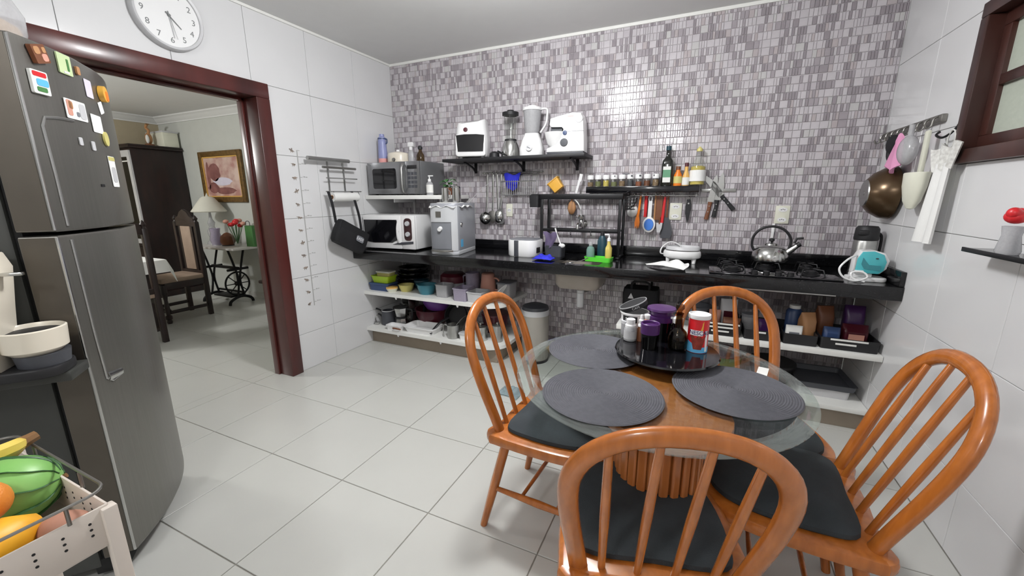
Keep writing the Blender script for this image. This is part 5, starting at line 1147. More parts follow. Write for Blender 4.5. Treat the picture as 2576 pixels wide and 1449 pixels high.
obj('shoulder', B().lathe([(0, .056), (.021, .056), (.021, .064), (.016, .07), (0, .07)], seg=24), 'white_plastic', t)
obj('cap', B().lathe([(0, .07), (.017, .07), (.017, .088), (.014, .09), (0, .0895)], seg=24), 'white_plastic', t)
t = thing('dropper_bottle', 'small brown dropper bottle with white cap on the turntable', 'bottle', (2.585, -1.685, LZ))
obj('body', B().lathe([(0, 0), (.015, 0), (.015, .05), (.009, .062), (0, .062)], seg=20), 'brown', t)
obj('cap', B().lathe([(0, .06), (.013, .06), (.013, .068), (.01, .072), (.011, .086), (.006, .09), (.006, .104), (.004, .108), (0, .1085)], seg=20), 'white_plastic', t)
t = thing('sauce_bottle', 'orange bottle with white flip cap behind the dropper bottle', 'bottle', (2.605, -1.645, LZ))
obj('body', B().lathe([(0, 0), (.018, 0), (.018, .07), (.01, .085), (0, .085)], seg=20), 'pink_beige', t)
obj('flip_cap', B().lathe([(0, .083), (.013, .083), (.016, .096), (.015, .1), (0, .101)], seg=20).box((.016, 0, .099), (.026, .012, .004), .001), 'white_plastic', t)
t = thing('storage_jar', 'clear jar with pale flat lid at the left edge of the turntable', 'jar', (2.527, -1.628, LZ))
obj('body', B().lathe([(.027, 0), (.029, .004), (.029, .05), (.026, .05), (.026, .006), (0, .004)], seg=24), 'milky', t)
obj('lid', B().lathe([(0, .05), (.03, .05), (.03, .062), (0, .064)], seg=24), 'light_grey', t)
t = thing('salt_pot', 'white pot marked SAL with its black lid tipped open', 'pot', (2.545, -1.595, LZ), math.radians(8)); rp = .055
obj('pot_body', B().lathe([(0, 0), (rp * .92, 0), (rp, .086), (rp + .004, .09), (rp + .003, .096), (rp - .002, .096), (rp - .006, .01), (0, .006)], seg=36), 'white_plastic', t)
b = B(); b.sheet(lambda u, v: ((rp + .0006) * sin(-.95 + 1.15 * u), -(rp + .0006) * cos(-.95 + 1.15 * u), .058 + .026 * v), 12, 2, .0005)
lb = obj('label', b, 'black_ink', t)
obj('lettering', B().text('SAL', .019, T(0, 0, .071) @ RZ(-.42), wrap=rp + .0012), 'white_ink', lb)
ld = thing('lid_tmp', 'x', 'x'); bpy.data.objects.remove(ld)
LX = T(.004, .0, .098) @ RY(-.42)
lo = obj('lid', B().lathe([(0, 0), (rp * 1.02, 0), (rp * 1.04, .016), (rp * .98, .02), (0, .02)], X=LX @ T(0, 0, .014), seg=36), 'black_matte', t)
obj('lid_ring', B().lathe([(rp * 1.03, .014), (rp * 1.06, .014), (rp * 1.06, .018), (rp * 1.03, .018)], X=LX @ T(0, 0, .017), seg=36, cap0=False, cap1=False), 'light_grey', lo)
obj('lettering', B().text('CAFE', .014, LX @ T(0, 0, .0225) @ RZ(.15), wrap=rp * 1.045), 'light_grey', lo)
t = thing('lidded_pot', 'purple and black lidded pot at the back of the turntable', 'pot', (2.652, -1.625, LZ))
obj('pot_body', B().lathe([(0, 0), (.044, 0), (.049, .078), (0, .078)], seg=32), 'black_gloss', t)
obj('lid', B().lathe([(0, .078), (.051, .078), (.052, .098), (.042, .103), (.044, .118), (.056, .122), (.054, .13), (0, .134)], seg=32), 'deep_purple', t)
t = thing('sweetener_bottle', 'dark sweetener bottle with wide white cap behind the cruet', 'bottle', (2.715, -1.655, LZ))
obj('body', B().lathe([(0, 0), (.02, 0), (.021, .07), (.014, .085), (0, .085)], seg=20, sy=.7), 'black_gloss', t)
obj('cap', B().lathe([(0, .083), (.019, .083), (.02, .102), (.012, .108), (0, .109)], seg=20).box((-.016, 0, .1), (.02, .014, .008), .003), 'white_plastic', t)
# ---------------------------------------------------------------- four bentwood spindle chairs
WB, WM, HM, HT, LEAN, SEAT = .186, .214, .29, .492, .322, .455
def hoop_pts(n=12, ex=2.2):
    P = []
    for i in range(n):
        q = i / n; b0, b1, b2, b3 = (1 - q) ** 3, 3 * q * (1 - q) ** 2, 3 * q * q * (1 - q), q ** 3
        P.append((b0 * WB + b1 * (WB + (WM - WB) * .3) + b2 * WM + b3 * WM, b1 * HM * .35 + b2 * HM * .62 + b3 * HM))
    for i in range(n + 1):
        a = PI / 2 * i / n
        P.append((WM * max(0, cos(a)) ** (2 / ex), HM + (HT - HM) * sin(a) ** (2 / ex)))
    return P + [(-s, h) for s, h in P[-2::-1]]
def lean(s, h, off=0): return (-h * sin(LEAN) + off * cos(LEAN), s, SEAT + .005 + h * cos(LEAN) + off * sin(LEAN))
def chair(label, x, y, rz):
    t = thing('dining_chair', label, 'chair', (x, y, 0), rz, 'wooden spindle chairs round the glass table')
    prf = [(.0, .235), (.14, .238), (.30, .225), (.385, .185), (.42, .10)]
    out = [(-.03, .155), (-.045, .20), (-.02, .232)]
    poly = [(px, py) for px, py in ([(-.035, 0.0)] + [(-.03, .13)] + out[1:] + prf)] 
    poly += [(px, -py) for px, py in reversed(prf)] + [(-.02, -.232), (-.045, -.20), (-.03, -.13)]
    sm = [(p.x, p.y) for p in bez([(a, c, 0) for a, c in poly + poly[:1]], 5)][:-1]
    obj('seat', B().prism(sm, SEAT - .044, SEAT, bev=.014), 'honey_wood', t)
    cu = [(.035, .165), (.13, .195), (.27, .188), (.36, .15), (.395, .07)]
    cp = [(.03, 0.)] + cu + [(a, -c) for a, c in reversed(cu)]
    cs = [(p.x, p.y) for p in bez([(a, c, 0) for a, c in cp + cp[:1]], 5)][:-1]
    b = B(); cx = .2
    b.rings([[(cx + (px - cx) * k, py * k, SEAT + z) for px, py in cs] for k, z in ((.98, -.002), (1.03, .008), (1.02, .02), (.93, .033), (.7, .042), (.35, .046), (.02, .047))])
    obj('cushion', b, 'fabric_dark', t)
    hp = [(WB * .97, -.03)] + hoop_pts() + [(-WB * .97, -.03)]
    n = Vector((cos(LEAN), 0, sin(LEAN)))
    obj('back_bow', B().tube([lean(s, h) for s, h in hp], .0235, 14, up=n, ry=.0165), 'honey_wood', t)
    hp2 = hoop_pts()
    for sb, s_t in ((-.128, -.138), (-.043, -.046), (.043, .046), (.128, .138)):
        ht = max(h for s, h in hp2 if abs(abs(s) - abs(s_t)) < .03 and h > HM)
        obj('spindle', B().turned(lean(sb, -.01), lean(s_t, ht - .005), [(0, .0095), (.5, .0115), (1, .0085)], 10), 'honey_wood', t)
    for s in (-1, 1):
        obj('leg', B().turned((.03, s * .165, SEAT - .03), (-.068, s * .207, 0), [(0, .019), (.5, .0195), (1, .0145)], 12), 'honey_wood', t)
        obj('leg', B().turned((.33, s * .165, SEAT - .03), (.41, s * .205, 0), [(0, .019), (.5, .0195), (1, .0145)], 12), 'honey_wood', t)
        obj('stretcher', B().turned((-.025, s * .19, .185), (.375, s * .19, .185), [(0, .009), (.5, .015), (1, .009)], 10), 'honey_wood', t)
    for xx in (.10, .25): obj('stretcher', B().turned((xx, -.19, .185), (xx, .19, .185), [(0, .007), (.5, .009), (1, .007)], 10), 'honey_wood', t)
    return t
c0 = chair('wooden spindle chair in the foreground with its back to the viewer', 2.737, -2.422, 1.828)
dup(c0, (2.125, -1.828, 0), -.068, 'wooden spindle chair on the left side of the glass table')
dup(c0, (3.259, -1.921, 0), 3.100, 'wooden spindle chair at the right by the white tiled wall')
dup(c0, (2.947, -1.405, 0), -1.173, 'wooden spindle chair behind the table, in front of the worktop')
# ---------------------------------------------------------------- refrigerator (stands at an angle in the corner)
FA = math.atan2(.64, -.77)
FM = T(.98, -2.745, 0) @ RZ(FA)
t = thing('refrigerator', 'tall stainless steel two door refrigerator with bowed doors and magnets', 'refrigerator', (.98, -2.745, 0), FA)
FW, SAG = .62, .05
def fy(x): return -SAG * (1 - ((x - FW / 2) / (FW / 2)) ** 2)
def door_b(z0, z1):
    n = 20; pl = [(FW * i / n, fy(FW * i / n)) for i in range(n + 1)]
    return B().prism(pl + [(FW, .085), (0, .085)], z0, z1, bev=.007)
obj('body', B().bx(.006, FW - .006, .10, .66, .05, 1.785, .008), 'fridge_body', t)
obj('door_gasket', B().bx(.02, FW - .02, .082, .102, .08, 1.77), 'rubber', t)
d1_ = obj('lower_door', door_b(.085, 1.237), 'fridge_steel', t); d2_ = obj('freezer_door', door_b(1.249, 1.80), 'fridge_steel', t)
for nm, d_, z0, z1 in (('door_side_panel', d1_, .09, 1.232), ('door_side_panel', d2_, 1.254, 1.795)): obj(nm, B().bx(-.0012, .0005, .006, .084, z0, z1), 'fridge_side', d_)
for nm, d_, z0, z1 in (('edge_trim', d1_, .09, 1.232), ('edge_trim', d2_, 1.254, 1.795)): obj(nm, B().cyl((.002, .001, z0), (.002, .001, z1), .004, seg=8), 'steel', d_)
def onf(x, z, off=0): return (x, fy(x) - off, z)
def band(pts, r=.004): return B().tube([onf(x, z, .001) for x, z in pts], r, 8)
hd = obj('handle', band([(.042, 1.222), (.043, 1.1), (.044, .9), (.05, .745), (.07, .728), (.12, .735)], .005), 'steel_brushed', d1_)
obj('handle_grip', B().sheet(lambda u, v: onf(.052 + .06 * u, .735 + .028 * v * (1 - .3 * u), .004 + .004 * sin(PI * v)), 6, 4, .006), 'steel', d1_)
obj('handle', band([(.042, 1.265), (.042, 1.42), (.038, 1.56), (.05, 1.585), (.10, 1.592), (.16, 1.594)], .005), 'steel_brushed', d2_)
obj('maker_badge', B().sheet(lambda u, v: onf(.236 + .022 * u, 1.388 + .009 * v, .001), 4, 1, .002), 'black_ink', d2_)
obj('hinge_cover', B().bx(.50, .60, -.0, .12, 1.80, 1.815, .004), 'fridge_body', t)
obj('toe_grille', B().bx(.01, FW - .01, .03, .12, .022, .08, .004), 'rubber', t)
for x in (.06, .56):
    for y in (.10, .6): obj('foot', B().cyl((x, y, 0), (x, y, .05), .02), 'rubber', t)
def magnet(label, x0, x1, z0, z1, m, m2=None, thk=.004, rot=0, shape=None, cat='magnet'):
    xc, zc = (x0 + x1) / 2, (z0 + z1) / 2; w, h = abs(x1 - x0), abs(z1 - z0)
    o = thing('fridge_magnet', label, cat, FM @ Vector(onf(xc, zc, 0)), FA, 'magnets and papers on the refrigerator')
    sl = math.atan2(fy(xc + .01) - fy(xc - .01), .02); o.rotation_euler = (0, 0, FA + sl)
    X = T(0, -.001, 0) @ RX(PI / 2) @ RZ(rot)
    if shape: b = B().prism([(p * w, q * h) for p, q in shape], 0, thk, X=X)
    else: b = B().prism(rrect(w, h, .004), 0, thk, X=X)
    obj('base', b, m, o)
    for k, (mm, px, pz, pw, ph) in enumerate(m2 or []): obj('picture', B().prism(rrect(pw * w, ph * h, .3 * min(pw * w, ph * h)), thk, thk + .0012, X=X @ T(px * w, pz * h, 0)), mm, o)
    return o
magnet('brown figurine magnet at the top left of the freezer door', .05, .10, 1.74, 1.79, 'brown', [('tan', -.2, .2, .4, .4), ('pink_beige', .2, -.2, .4, .4), ('tan', .3, .2, .25, .3)], .012, .3)
magnet('square picture magnet with a red top and blue sky', .03, .085, 1.65, 1.715, 'label_white', [('red', 0, .34, .8, .2), ('sky_blue', .1, 0, .7, .3), ('leaf_green', 0, -.3, .6, .2)], .008)
magnet('pale green square note magnet near the top of the freezer door', .145, .205, 1.735, 1.795, 'note_green', [('leaf_green', .2, 0, .15, .6), ('label_white', 0, -.4, .4, .1)], .004)
magnet('tiny dark beige magnet right of the green note', .228, .246, 1.75, 1.775, 'tan', None, .006)
magnet('lilac paper slip on the freezer door', .268, .315, 1.69, 1.748, 'paper_lilac', None, .001, cat='paper')
magnet('orange and yellow fruit magnet at the far edge of the freezer door', .36, .42, 1.695, 1.75, 'gold', [('orange', .15, -.1, .5, .6)], .016, 0, circ(.5, 14))
magnet('small white paper tag below the orange fruit magnet', .345, .385, 1.65, 1.69, 'paper', None, .001, .3, cat='paper')
magnet('white photo card with a brown drawing on the freezer door', .135, .235, 1.60, 1.66, 'paper', [('pink_beige', -.32, .05, .22, .8), ('tan', -.25, .2, .2, .4), ('grey_plastic', .05, -.2, .15, .25), ('light_grey', .3, 0, .3, .8)], .002, cat='card')
magnet('white blank paper square in the middle of the freezer door', .262, .335, 1.575, 1.635, 'paper', None, .0012, cat='paper')
magnet('yellow oval magnet low on the far side of the freezer door', .32, .36, 1.535, 1.585, 'pale_yellow', None, .006, 0, circ(.5, 14))
magnet('narrow white calendar card with a yellow top', .325, .385, 1.39, 1.50, 'paper', [('pale_yellow', 0, .42, .96, .12), ('light_grey', 0, -.1, .7, .5)], .0015, cat='card')
magnet('small pale square magnet inside the handle frame, on the left', .165, .182, 1.52, 1.545, 'light_grey', None, .003)
magnet('small pale rectangle magnet inside the handle frame, on the right', .228, .248, 1.51, 1.54, 'light_grey', None, .003)
t = thing('plastic_tub', 'clear plastic tub with orange food on top of the refrigerator', 'tub', FM @ Vector((.10, .09, 1.80)), FA)
obj('tub_body', B().rings([[(x * k, y * k, z) for x, y in rrect(.17, .15, .04)] for k, z in ((.9, 0), (1, .03), (1.02, .08), (.8, .125))]), 'milky', t)
obj('contents', B().rings([[(x * k, y * k, z) for x, y in rrect(.16, .14, .04)] for k, z in ((.88, .002), (.96, .03), (.9, .045))]), 'peach', t)
# ---------------------------------------------------------------- dark side table with a coffee machine
ux, uy = .64, .77          # direction along the refrigerator side towards its front
def sp(a, c, z): return Vector((1.050 - ux * a + .77 * c, -2.797 - uy * a - .64 * c, z))
TZ2 = .84; SA = math.atan2(-uy, -ux)
t = thing('side_table', 'dark side table beside the refrigerator carrying the coffee machine', 'table', sp(0, 0, 0), SA)
# local x runs away from the refrigerator front, local y towards the viewer's side
obj('table_top', B().bx(0, .75, -.08, .03, TZ2 - .03, TZ2, .004), 'fridge_body', t)
for x in (.62, .72): obj('leg', B().bx(x, x + .025, -.075, .025, 0, TZ2 - .03, .003), 'fridge_body', t)
obj('cross_rail', B().bx(.62, .745, -.07, -.04, .1, .13, .003), 'fridge_body', t)
t = thing('coffee_machine', 'cream capsule coffee machine with a drip bowl on the side table', 'coffee machine', sp(.055, .042, TZ2), SA)
sd = [(.075, .03), (.07, .12), (.058, .2), (.042, .32), (.055, .36), (.26, .36), (.27, .03)]
obj('body', B().prism(sd, -.02, .10, X=RX(PI / 2), bev=.012), 'warm_white', t)
obj('base_plate', B().prism(rrect(.36, .14, .05, cx=.13, cy=-.04), 0, .03, bev=.006), 'black_matte', t)
b = B(); b.lathe([(0, .065), (.05, .065), (.068, .08), (.072, .138), (.068, .141), (.064, .135), (.06, .09), (0, .082)], c=(.015, -.04, 0), seg=32)
obj('drip_bowl', b, 'warm_white', t)
obj('drip_grid', B().lathe([(0, .122), (.063, .122), (.063, .128), (0, .129)], c=(.015, -.04, 0), seg=28), 'black_matte', t)
obj('bowl_foot', B().lathe([(0, .03), (.055, .03), (.06, .066), (0, .066)], c=(.005, -.04, 0), seg=24), 'dark_grey', t)
obj('spout_lever', B().box((.03, -.04, .30), (.06, .016, .01), .003), 'steel', t)
# ---------------------------------------------------------------- fruit trolley in the near left corner
t = thing('fruit_trolley', 'cream metal kitchen trolley full of fruit at the lower left', 'trolley', (1.61, -3.14, 0))
# rectangle: x -.20..+.20, y -.16..+.125 around the root
x0, x1, y0, y1, zt = -.20, .205, -.17, .115, .80
for x in (x0, x1):
    for y in (y0, y1): obj('leg', B().box((x, y, (.08 + zt) / 2), (.022, .022, zt - .08), .003), 'cream_paint', t)
for x in (x0, x1):
    for y in (y0, y1): obj('caster', B().lathe([(0, -.012), (.03, -.012), (.032, 0), (.03, .012), (0, .012)], c=(x, y, .035), X=RX(PI / 2)).box((x, y, .065), (.02, .03, .035), .003), 'rubber', t)
obj('basket_floor', B().bx(x0, x1, y0, y1, zt - .078, zt - .072), 'cream_paint', t)
def side(p0, p1):
    d = (Vector(p1) - Vector(p0)); L = d.length; a = math.atan2(d.y, d.x)
    X = T(p0[0], p0[1], 0) @ RZ(a)
    sp_ = obj('side_panel', B().box((L / 2, 0, zt - .035), (L, .004, .078), .001, X=None), 'cream_paint', t)
    sp_.location = (p0[0], p0[1], 0); sp_.rotation_euler = (0, 0, a)
    b = B(); n = int(L / .034)
    for k in range(n):
        for q in (-.012, 0, .012):
            for s in (-1, 1): b.lathe([(0, 0), (.0024, 0), (.0024, .0006), (0, .0006)], c=(.017 + k * (L - .01) / n, s * .0021, zt - .03 + q), X=RX(PI / 2 * (1 if s < 0 else -1)), seg=8)
    o = obj('perforation', b, 'black_ink', sp_); o['kind'] = 'stuff'
side((x1, y0), (x1, y1)); side((x0, y0), (x0, y1)); side((x0, y1), (x1, y1)); side((x0, y0), (x1, y0))
rim = rrect(x1 - x0 + .01, y1 - y0 + .01, .03, 5, (x0 + x1) / 2, (y0 + y1) / 2)
obj('wire_rim', B().tube([(x, y, zt + .035) for x, y in rim], .0028, 8, closed=True), 'steel_dull', t)
for x, y in ((x1 + .003, y1 - .05), (x1 + .003, y0 + .05), (x0 - .003, y1 - .05), (x0 + .1, y1 + .003), (x1 - .1, y1 + .003)): obj('rim_stay', B().cyl((x, y, zt), (x, y, zt + .035), .003, seg=8), 'steel_dull', t)
obj('lower_shelf', B().bx(x0, x1, y0, y1, .42, .426).bx(x1 - .004, x1, y0, y1, .426, .47), 'cream_paint', t)
ZF = zt - .072
t = thing('watermelon', 'small striped green melon in the fruit trolley', 'melon', (1.59, -3.085, ZF + .068)); t.rotation_euler = (0, 0, math.radians(60))
X = RZ(0)
obj('rind', B().sphere((0, 0, 0), .066, 1.12, 1, .98, seg=40, n=20), 'melon', t)
for k in range(9):
    a = 2 * PI * k / 9; r = random.Random(k)
    pts = []
    for i in range(13):
        th = .25 + (PI - .5) * i / 12; aa = a + .07 * sin(5 * th + k)
        pts.append((.0665 * 1.12 * cos(th), .0667 * sin(th) * cos(aa), .0667 * .98 * sin(th) * sin(aa)))
    obj('stripe', B().tube(pts, [.001 + .0045 * sin(PI * i / 12) * (1 + .4 * sin(7 * i + k)) for i in range(13)], 6, ry=.0012), 'melon_dark', t)
obj('stem_end', B().cyl((.072, 0, 0), (.079, 0, .003), .005), 'banana_tip', t)
t = thing('orange', 'single orange beside the striped melon in the trolley', 'orange', (1.66, -3.128, ZF + .10))
obj('peel', B().sphere((0, 0, 0), .036, seg=24, n=14), 'orange_fruit', t); obj('stem_end', B().cyl((.006, .006, .0345), (.006, .006, .037), .003), 'banana_tip', t)
t = thing('potato', 'brown sweet potato in the near corner of the trolley', 'potato', (1.768, -3.068, ZF + .04))
b = B(); b.sphere((0, 0, 0), .036, 1.25, .85, .85, seg=20, n=12, X=RZ(.5)); obj('skin', b, 'potato', t)
t = thing('papaya', 'yellow papaya at the front of the fruit trolley', 'papaya', (1.735, -3.155, ZF + .052)); t.rotation_euler = (0, 0, math.radians(-78))
obj('skin', B().lathe([(0, -.075), (.018, -.07), (.038, -.04), (.043, 0), (.036, .04), (.018, .075), (0, .082)], X=RY(PI / 2), seg=10), 'papaya', t, 60); obj('stem_end', B().cyl((.079, 0, 0), (.09, 0, 0), .006), 'banana_tip', t)
t = thing('banana_bunch', 'bunch of yellow bananas at the back of the fruit trolley', 'bananas', (1.475, -3.075, ZF + .085))
for k in range(4):
    a = -.35 + .22 * k
    pts = [(.015 * cos(a) + .0, .045 - .0 * k, .022 + .004 * k), (.02 + .012 * k, .02, .02 + .008 * k), (.012 + .02 * k, -.05, .015 + .01 * k), (-.01 + .02 * k, -.11, -.01 + .008 * k), (-.025 + .02 * k, -.135, -.022 + .008 * k)]
    o = obj('banana', B().tube(bez(pts, 4), [.006, .008, .011, .014, .0155, .016, .0165, .017, .017, .017, .0165, .016, .014, .012, .009, .007, .005], 7), 'banana', t, 50)
obj('stalk', B().tube([(.02, .035, .03), (.018, .055, .034), (.016, .066, .036)], [.016, .012, .011], 8), 'banana_tip', t)
t = thing('yogurt_cup', 'small purple and white cup at the front edge of the trolley', 'cup', (1.775, -3.20, ZF))
obj('cup_body', B().lathe([(0, 0), (.024, 0), (.03, .06), (.028, .06), (.022, .004), (0, .004)], seg=24), 'deep_purple', t); obj('cup_rim', B().lathe([(.028, .058), (.033, .058), (.033, .064), (.028, .064)], seg=24, cap0=False, cap1=False), 'label_white', t)
t = thing('glass_bowl', 'clear glass bowl on the lower trolley shelf', 'bowl', (1.70, -3.09, .4262))
obj('bowl_body', B().lathe([(.03, 0), (.05, .01), (.078, .07), (.074, .07), (.046, .014), (0, .008)], seg=28), 'glass', t); obj('plate', B().lathe([(0, .0705), (.07, .0705), (.076, .078), (0, .079)], seg=28), 'green_bottle', t)
# ---------------------------------------------------------------- dining room seen through the doorway
t = thing('china_cabinet', 'tall dark cabinet with glazed door at the end of the dining room', 'cabinet', (-4.385, .185, 0))
w, d, h = .485, .585, 2.02
obj('carcass', B().bx(0, w, -d, 0, .08, h - .05, .004), 'antique_wood', t)
obj('cornice', B().bx(-.0, w + .03, -d - .03, 0, h - .05, h - .025, .006).bx(0, w + .015, -d - .015, 0, h - .025, h, .004), 'antique_wood', t)
obj('base', B().bx(0, w + .02, -d - .02, 0, 0, .08, .006), 'antique_wood', t)
dr = obj('door', B().bx(.02, .07, -d - .02, -d, .75, h - .08).bx(w - .07, w - .01, -d - .02, -d, .75, h - .08).bx(.07, w - .07, -d - .02, -d, .75, .81).bx(.07, w - .07, -d - .02, -d, h - .16, h - .08), 'light_grey', t)
obj('pane', B().bx(.07, w - .07, -d - .012, -d - .008, .81, h - .16), 'smoked', dr)
obj('shelf_line', B().bx(.07, w - .07, -d - .014, -d - .012, 1.80, 1.815), 'label_white', dr)
lower = obj('lower_door', B().bx(.02, w - .01, -d - .018, -d, .1, .70, .004), 'antique_wood', t); obj('door_knob', B().sphere((.08, -d - .028, .45), .014), 'frame_gold', lower)
t = thing('bird_statue', 'small brown and white bird statue on top of the tall cabinet', 'statue', (-4.06, -.10, 2.02))
obj('stand', B().lathe([(0, 0), (.06, 0), (.05, .03), (0, .032)]), 'brown', t)
obj('bird_body', B().sphere((0, 0, .10), .05, .8, .8, 1.5).tube(bez([(0, 0, .15), (.03, 0, .2), (-.02, 0, .24), (.01, 0, .28)], 4), .016, 8), 'tan', t)
obj('wing', B().sphere((.035, -.03, .09), .035, .5, .6, 1.6), 'paper', t); obj('beak', B().cyl((.015, 0, .28), (.07, 0, .275), .012, .003), 'banana_tip', t)
t = thing('storage_box', 'pale beige box on top of the tall cabinet against the wall', 'box', (-4.10, .08, 2.02))
obj('box_body', B().box((0, 0, .095), (.40, .18, .19), .006), 'ivory', t); obj('lid', B().box((0, 0, .195), (.42, .19, .02), .005), 'light_grey', t)
# framed painting
t = thing('painting', 'framed pinkish still painting on the far dining room wall', 'painting', (-3.07, .198, 1.615))
pw, ph = .90, .66
b = B()
for s in (-1, 1): b.bx(s * (pw / 2 - .035) - .035, s * (pw / 2 - .035) + .035, -.035, 0, -ph / 2, ph / 2, .008)
for s in (-1, 1): b.bx(-pw / 2 + .07, pw / 2 - .07, -.035, 0, s * (ph / 2 - .035) - .035, s * (ph / 2 - .035) + .035, .008)
obj('frame', b, 'frame_gold', t)
b = B()
for s in (-1, 1): b.bx(s * (pw / 2 - .075) - .008, s * (pw / 2 - .075) + .008, -.028, -.01, -ph / 2 + .07, ph / 2 - .07)
for s in (-1, 1): b.bx(-pw / 2 + .07, pw / 2 - .07, -.028, -.01, s * (ph / 2 - .075) - .008, s * (ph / 2 - .075) + .008)
obj('inner_slip', b, 'peach', t)
cv = obj('canvas', B().bx(-pw / 2 + .08, pw / 2 - .08, -.016, -.008, -ph / 2 + .08, ph / 2 - .08), 'canvas', t)
for x, z, sx, sz, m in ((-.16, .06, .14, .13, 'canvas_dark'), (-.22, -.14, .12, .08, 'canvas_dark'), (.02, -.18, .22, .05, 'canvas_dark'), (-.02, -.06, .20, .06, 'paper_lilac'), (.16, .10, .14, .10, 'canvas'), (-.30, .02, .04, .2, 'canvas_dark')):
    r = random.Random(int(x * 1000)); b = B(); b.rings([[(x + sx * cos(2 * PI * i / 16) * (.75 + .4 * r.random() * (q > -.0165)), q, z + sz * sin(2 * PI * i / 16) * .9) for i in range(16)] for q in (-.016, -.0172)])
    obj('brush_patch', b, m, cv)
# treadle sewing table
t = thing('sewing_table', 'marble topped table on a cast iron sewing machine treadle', 'table', (-2.80, -.09, 0))
obj('marble_top', B().bx(-.50, .48, -.19, .27, .715, .74, .006), 'marble', t)
for x in (-.33, .22):
    fr = obj('iron_side', B().tube(bez([(x, -.17, .0), (x, -.15, .05), (x, -.06, .09), (x, .03, .09), (x, .11, .05), (x, .13, 0)], 5), .018, 8), 'iron', t)
    b = B(); b.tube(bez([(x, -.06, .09), (x, -.02, .3), (x, -.05, .5), (x, -.10, .71)], 5), .013, 8).tube(bez([(x, .03, .09), (x, .0, .3), (x, .04, .5), (x, .10, .71)], 5), .013, 8)
    obj('scroll_strut', b, 'iron', fr)
    obj('side_rail', B().tube([(x, -.14, .45), (x, .12, .45)], .016, 8), 'iron', fr)
obj('drive_wheel', B().tube([(.19, -.02 + .15 * cos(a), .26 + .15 * sin(a)) for a in [2 * PI * i / 28 for i in range(28)]], .011, 8, closed=True).cyl((.17, -.02, .26), (.22, -.02, .26), .03), 'iron', t)
for k in range(4):
    a = PI * k / 4; obj('spoke', B().cyl((.19, -.02 - .15 * cos(a), .26 - .15 * sin(a)), (.19, -.02 + .15 * cos(a), .26 + .15 * sin(a)), .006, seg=6), 'iron', t)
obj('treadle', B().bx(-.22, .14, -.10, .08, .08, .10, .004), 'iron', t)
obj('cross_brace', B().bx(-.33, .22, -.015, .015, .44, .475, .003).bx(-.33, .22, .03, .05, .12, .145, .003), 'iron', t)
t = thing('table_lamp', 'crystal based table lamp with a cream shade on the marble table', 'lamp', (-3.16, .0, .74))
obj('lamp_base', B().lathe([(0, 0), (.08, 0), (.07, .03), (.03, .06), (.055, .12), (.06, .17), (.03, .23), (.045, .28), (.02, .33), (.012, .42), (0, .42)], seg=20), 'milky', t)
obj('lamp_shade', B().lathe([(.19, .42), (.20, .43), (.08, .60), (.05, .62), (.04, .61), (.07, .59), (.185, .435)], seg=28, cap0=False, cap1=False), 'lamp_shade', t)
obj('finial', B().lathe([(0, .60), (.03, .60), (.012, .64), (0, .67)]), 'lamp_shade', t)
t = thing('flower_vase', 'glass vase with red and pale flowers on the marble table', 'vase', (-2.58, -.05, .74))
obj('vase_body', B().lathe([(.03, 0), (.04, .005), (.05, .1), (.075, .25), (.07, .25), (.045, .1), (.034, .01), (0, .008)], seg=20), 'glass', t)
for k in range(9):
    a = k * 2.4; r = .03 + .011 * k
    fx, fz = r * cos(a), .29 + .03 * cos(k)
    fl_ = obj('flower', B().sphere((fx, r * .8 * sin(a), fz), .034, 1, 1, .75, seg=10, n=6), 'red' if k < 6 else 'pink_beige', t)
    obj('stem', B().cyl((0, 0, .03), (fx, r * .8 * sin(a), fz), .004, seg=6), 'leaf_green', fl_)
t = thing('gift_bag', 'dark green paper bag beside the vase on the marble table', 'bag', (-2.39, .03, .74))
obj('bag_body', B().rings([[(x * k, y, z) for x, y in rrect(.14, .09, .01)] for k, z in ((1.1, 0), (1, .26))]), 'leaf_green', t); obj('handle', B().tube(bez([(-.04, -.04, .25), (-.03, -.04, .31), (.03, -.04, .31), (.04, -.04, .25)], 4), .004, 6), 'black_matte', t)
t = thing('ornament', 'dark rounded ornament left of the vase on the marble table', 'ornament', (-2.76, -.06, .74))
obj('body', B().lathe([(0, 0), (.06, 0), (.085, .05), (.075, .12), (.03, .16), (0, .17)], seg=18), 'brown', t); obj('foot_ring', B().lathe([(0, 0), (.07, 0), (.066, .012), (0, .012)], seg=18), 'black_matte', t)
t = thing('ornament', 'pale pink glass ornament beside the lamp on the marble table', 'ornament', (-2.93, -.10, .74))
obj('body', B().lathe([(0, 0), (.05, 0), (.07, .08), (.05, .16), (.06, .22), (.055, .22), (.04, .16), (0, .02)], seg=18), 'lilac_clear', t); obj('foot_ring', B().lathe([(0, 0), (.055, 0), (.05, .012), (0, .012)], seg=18), 'milky', t)
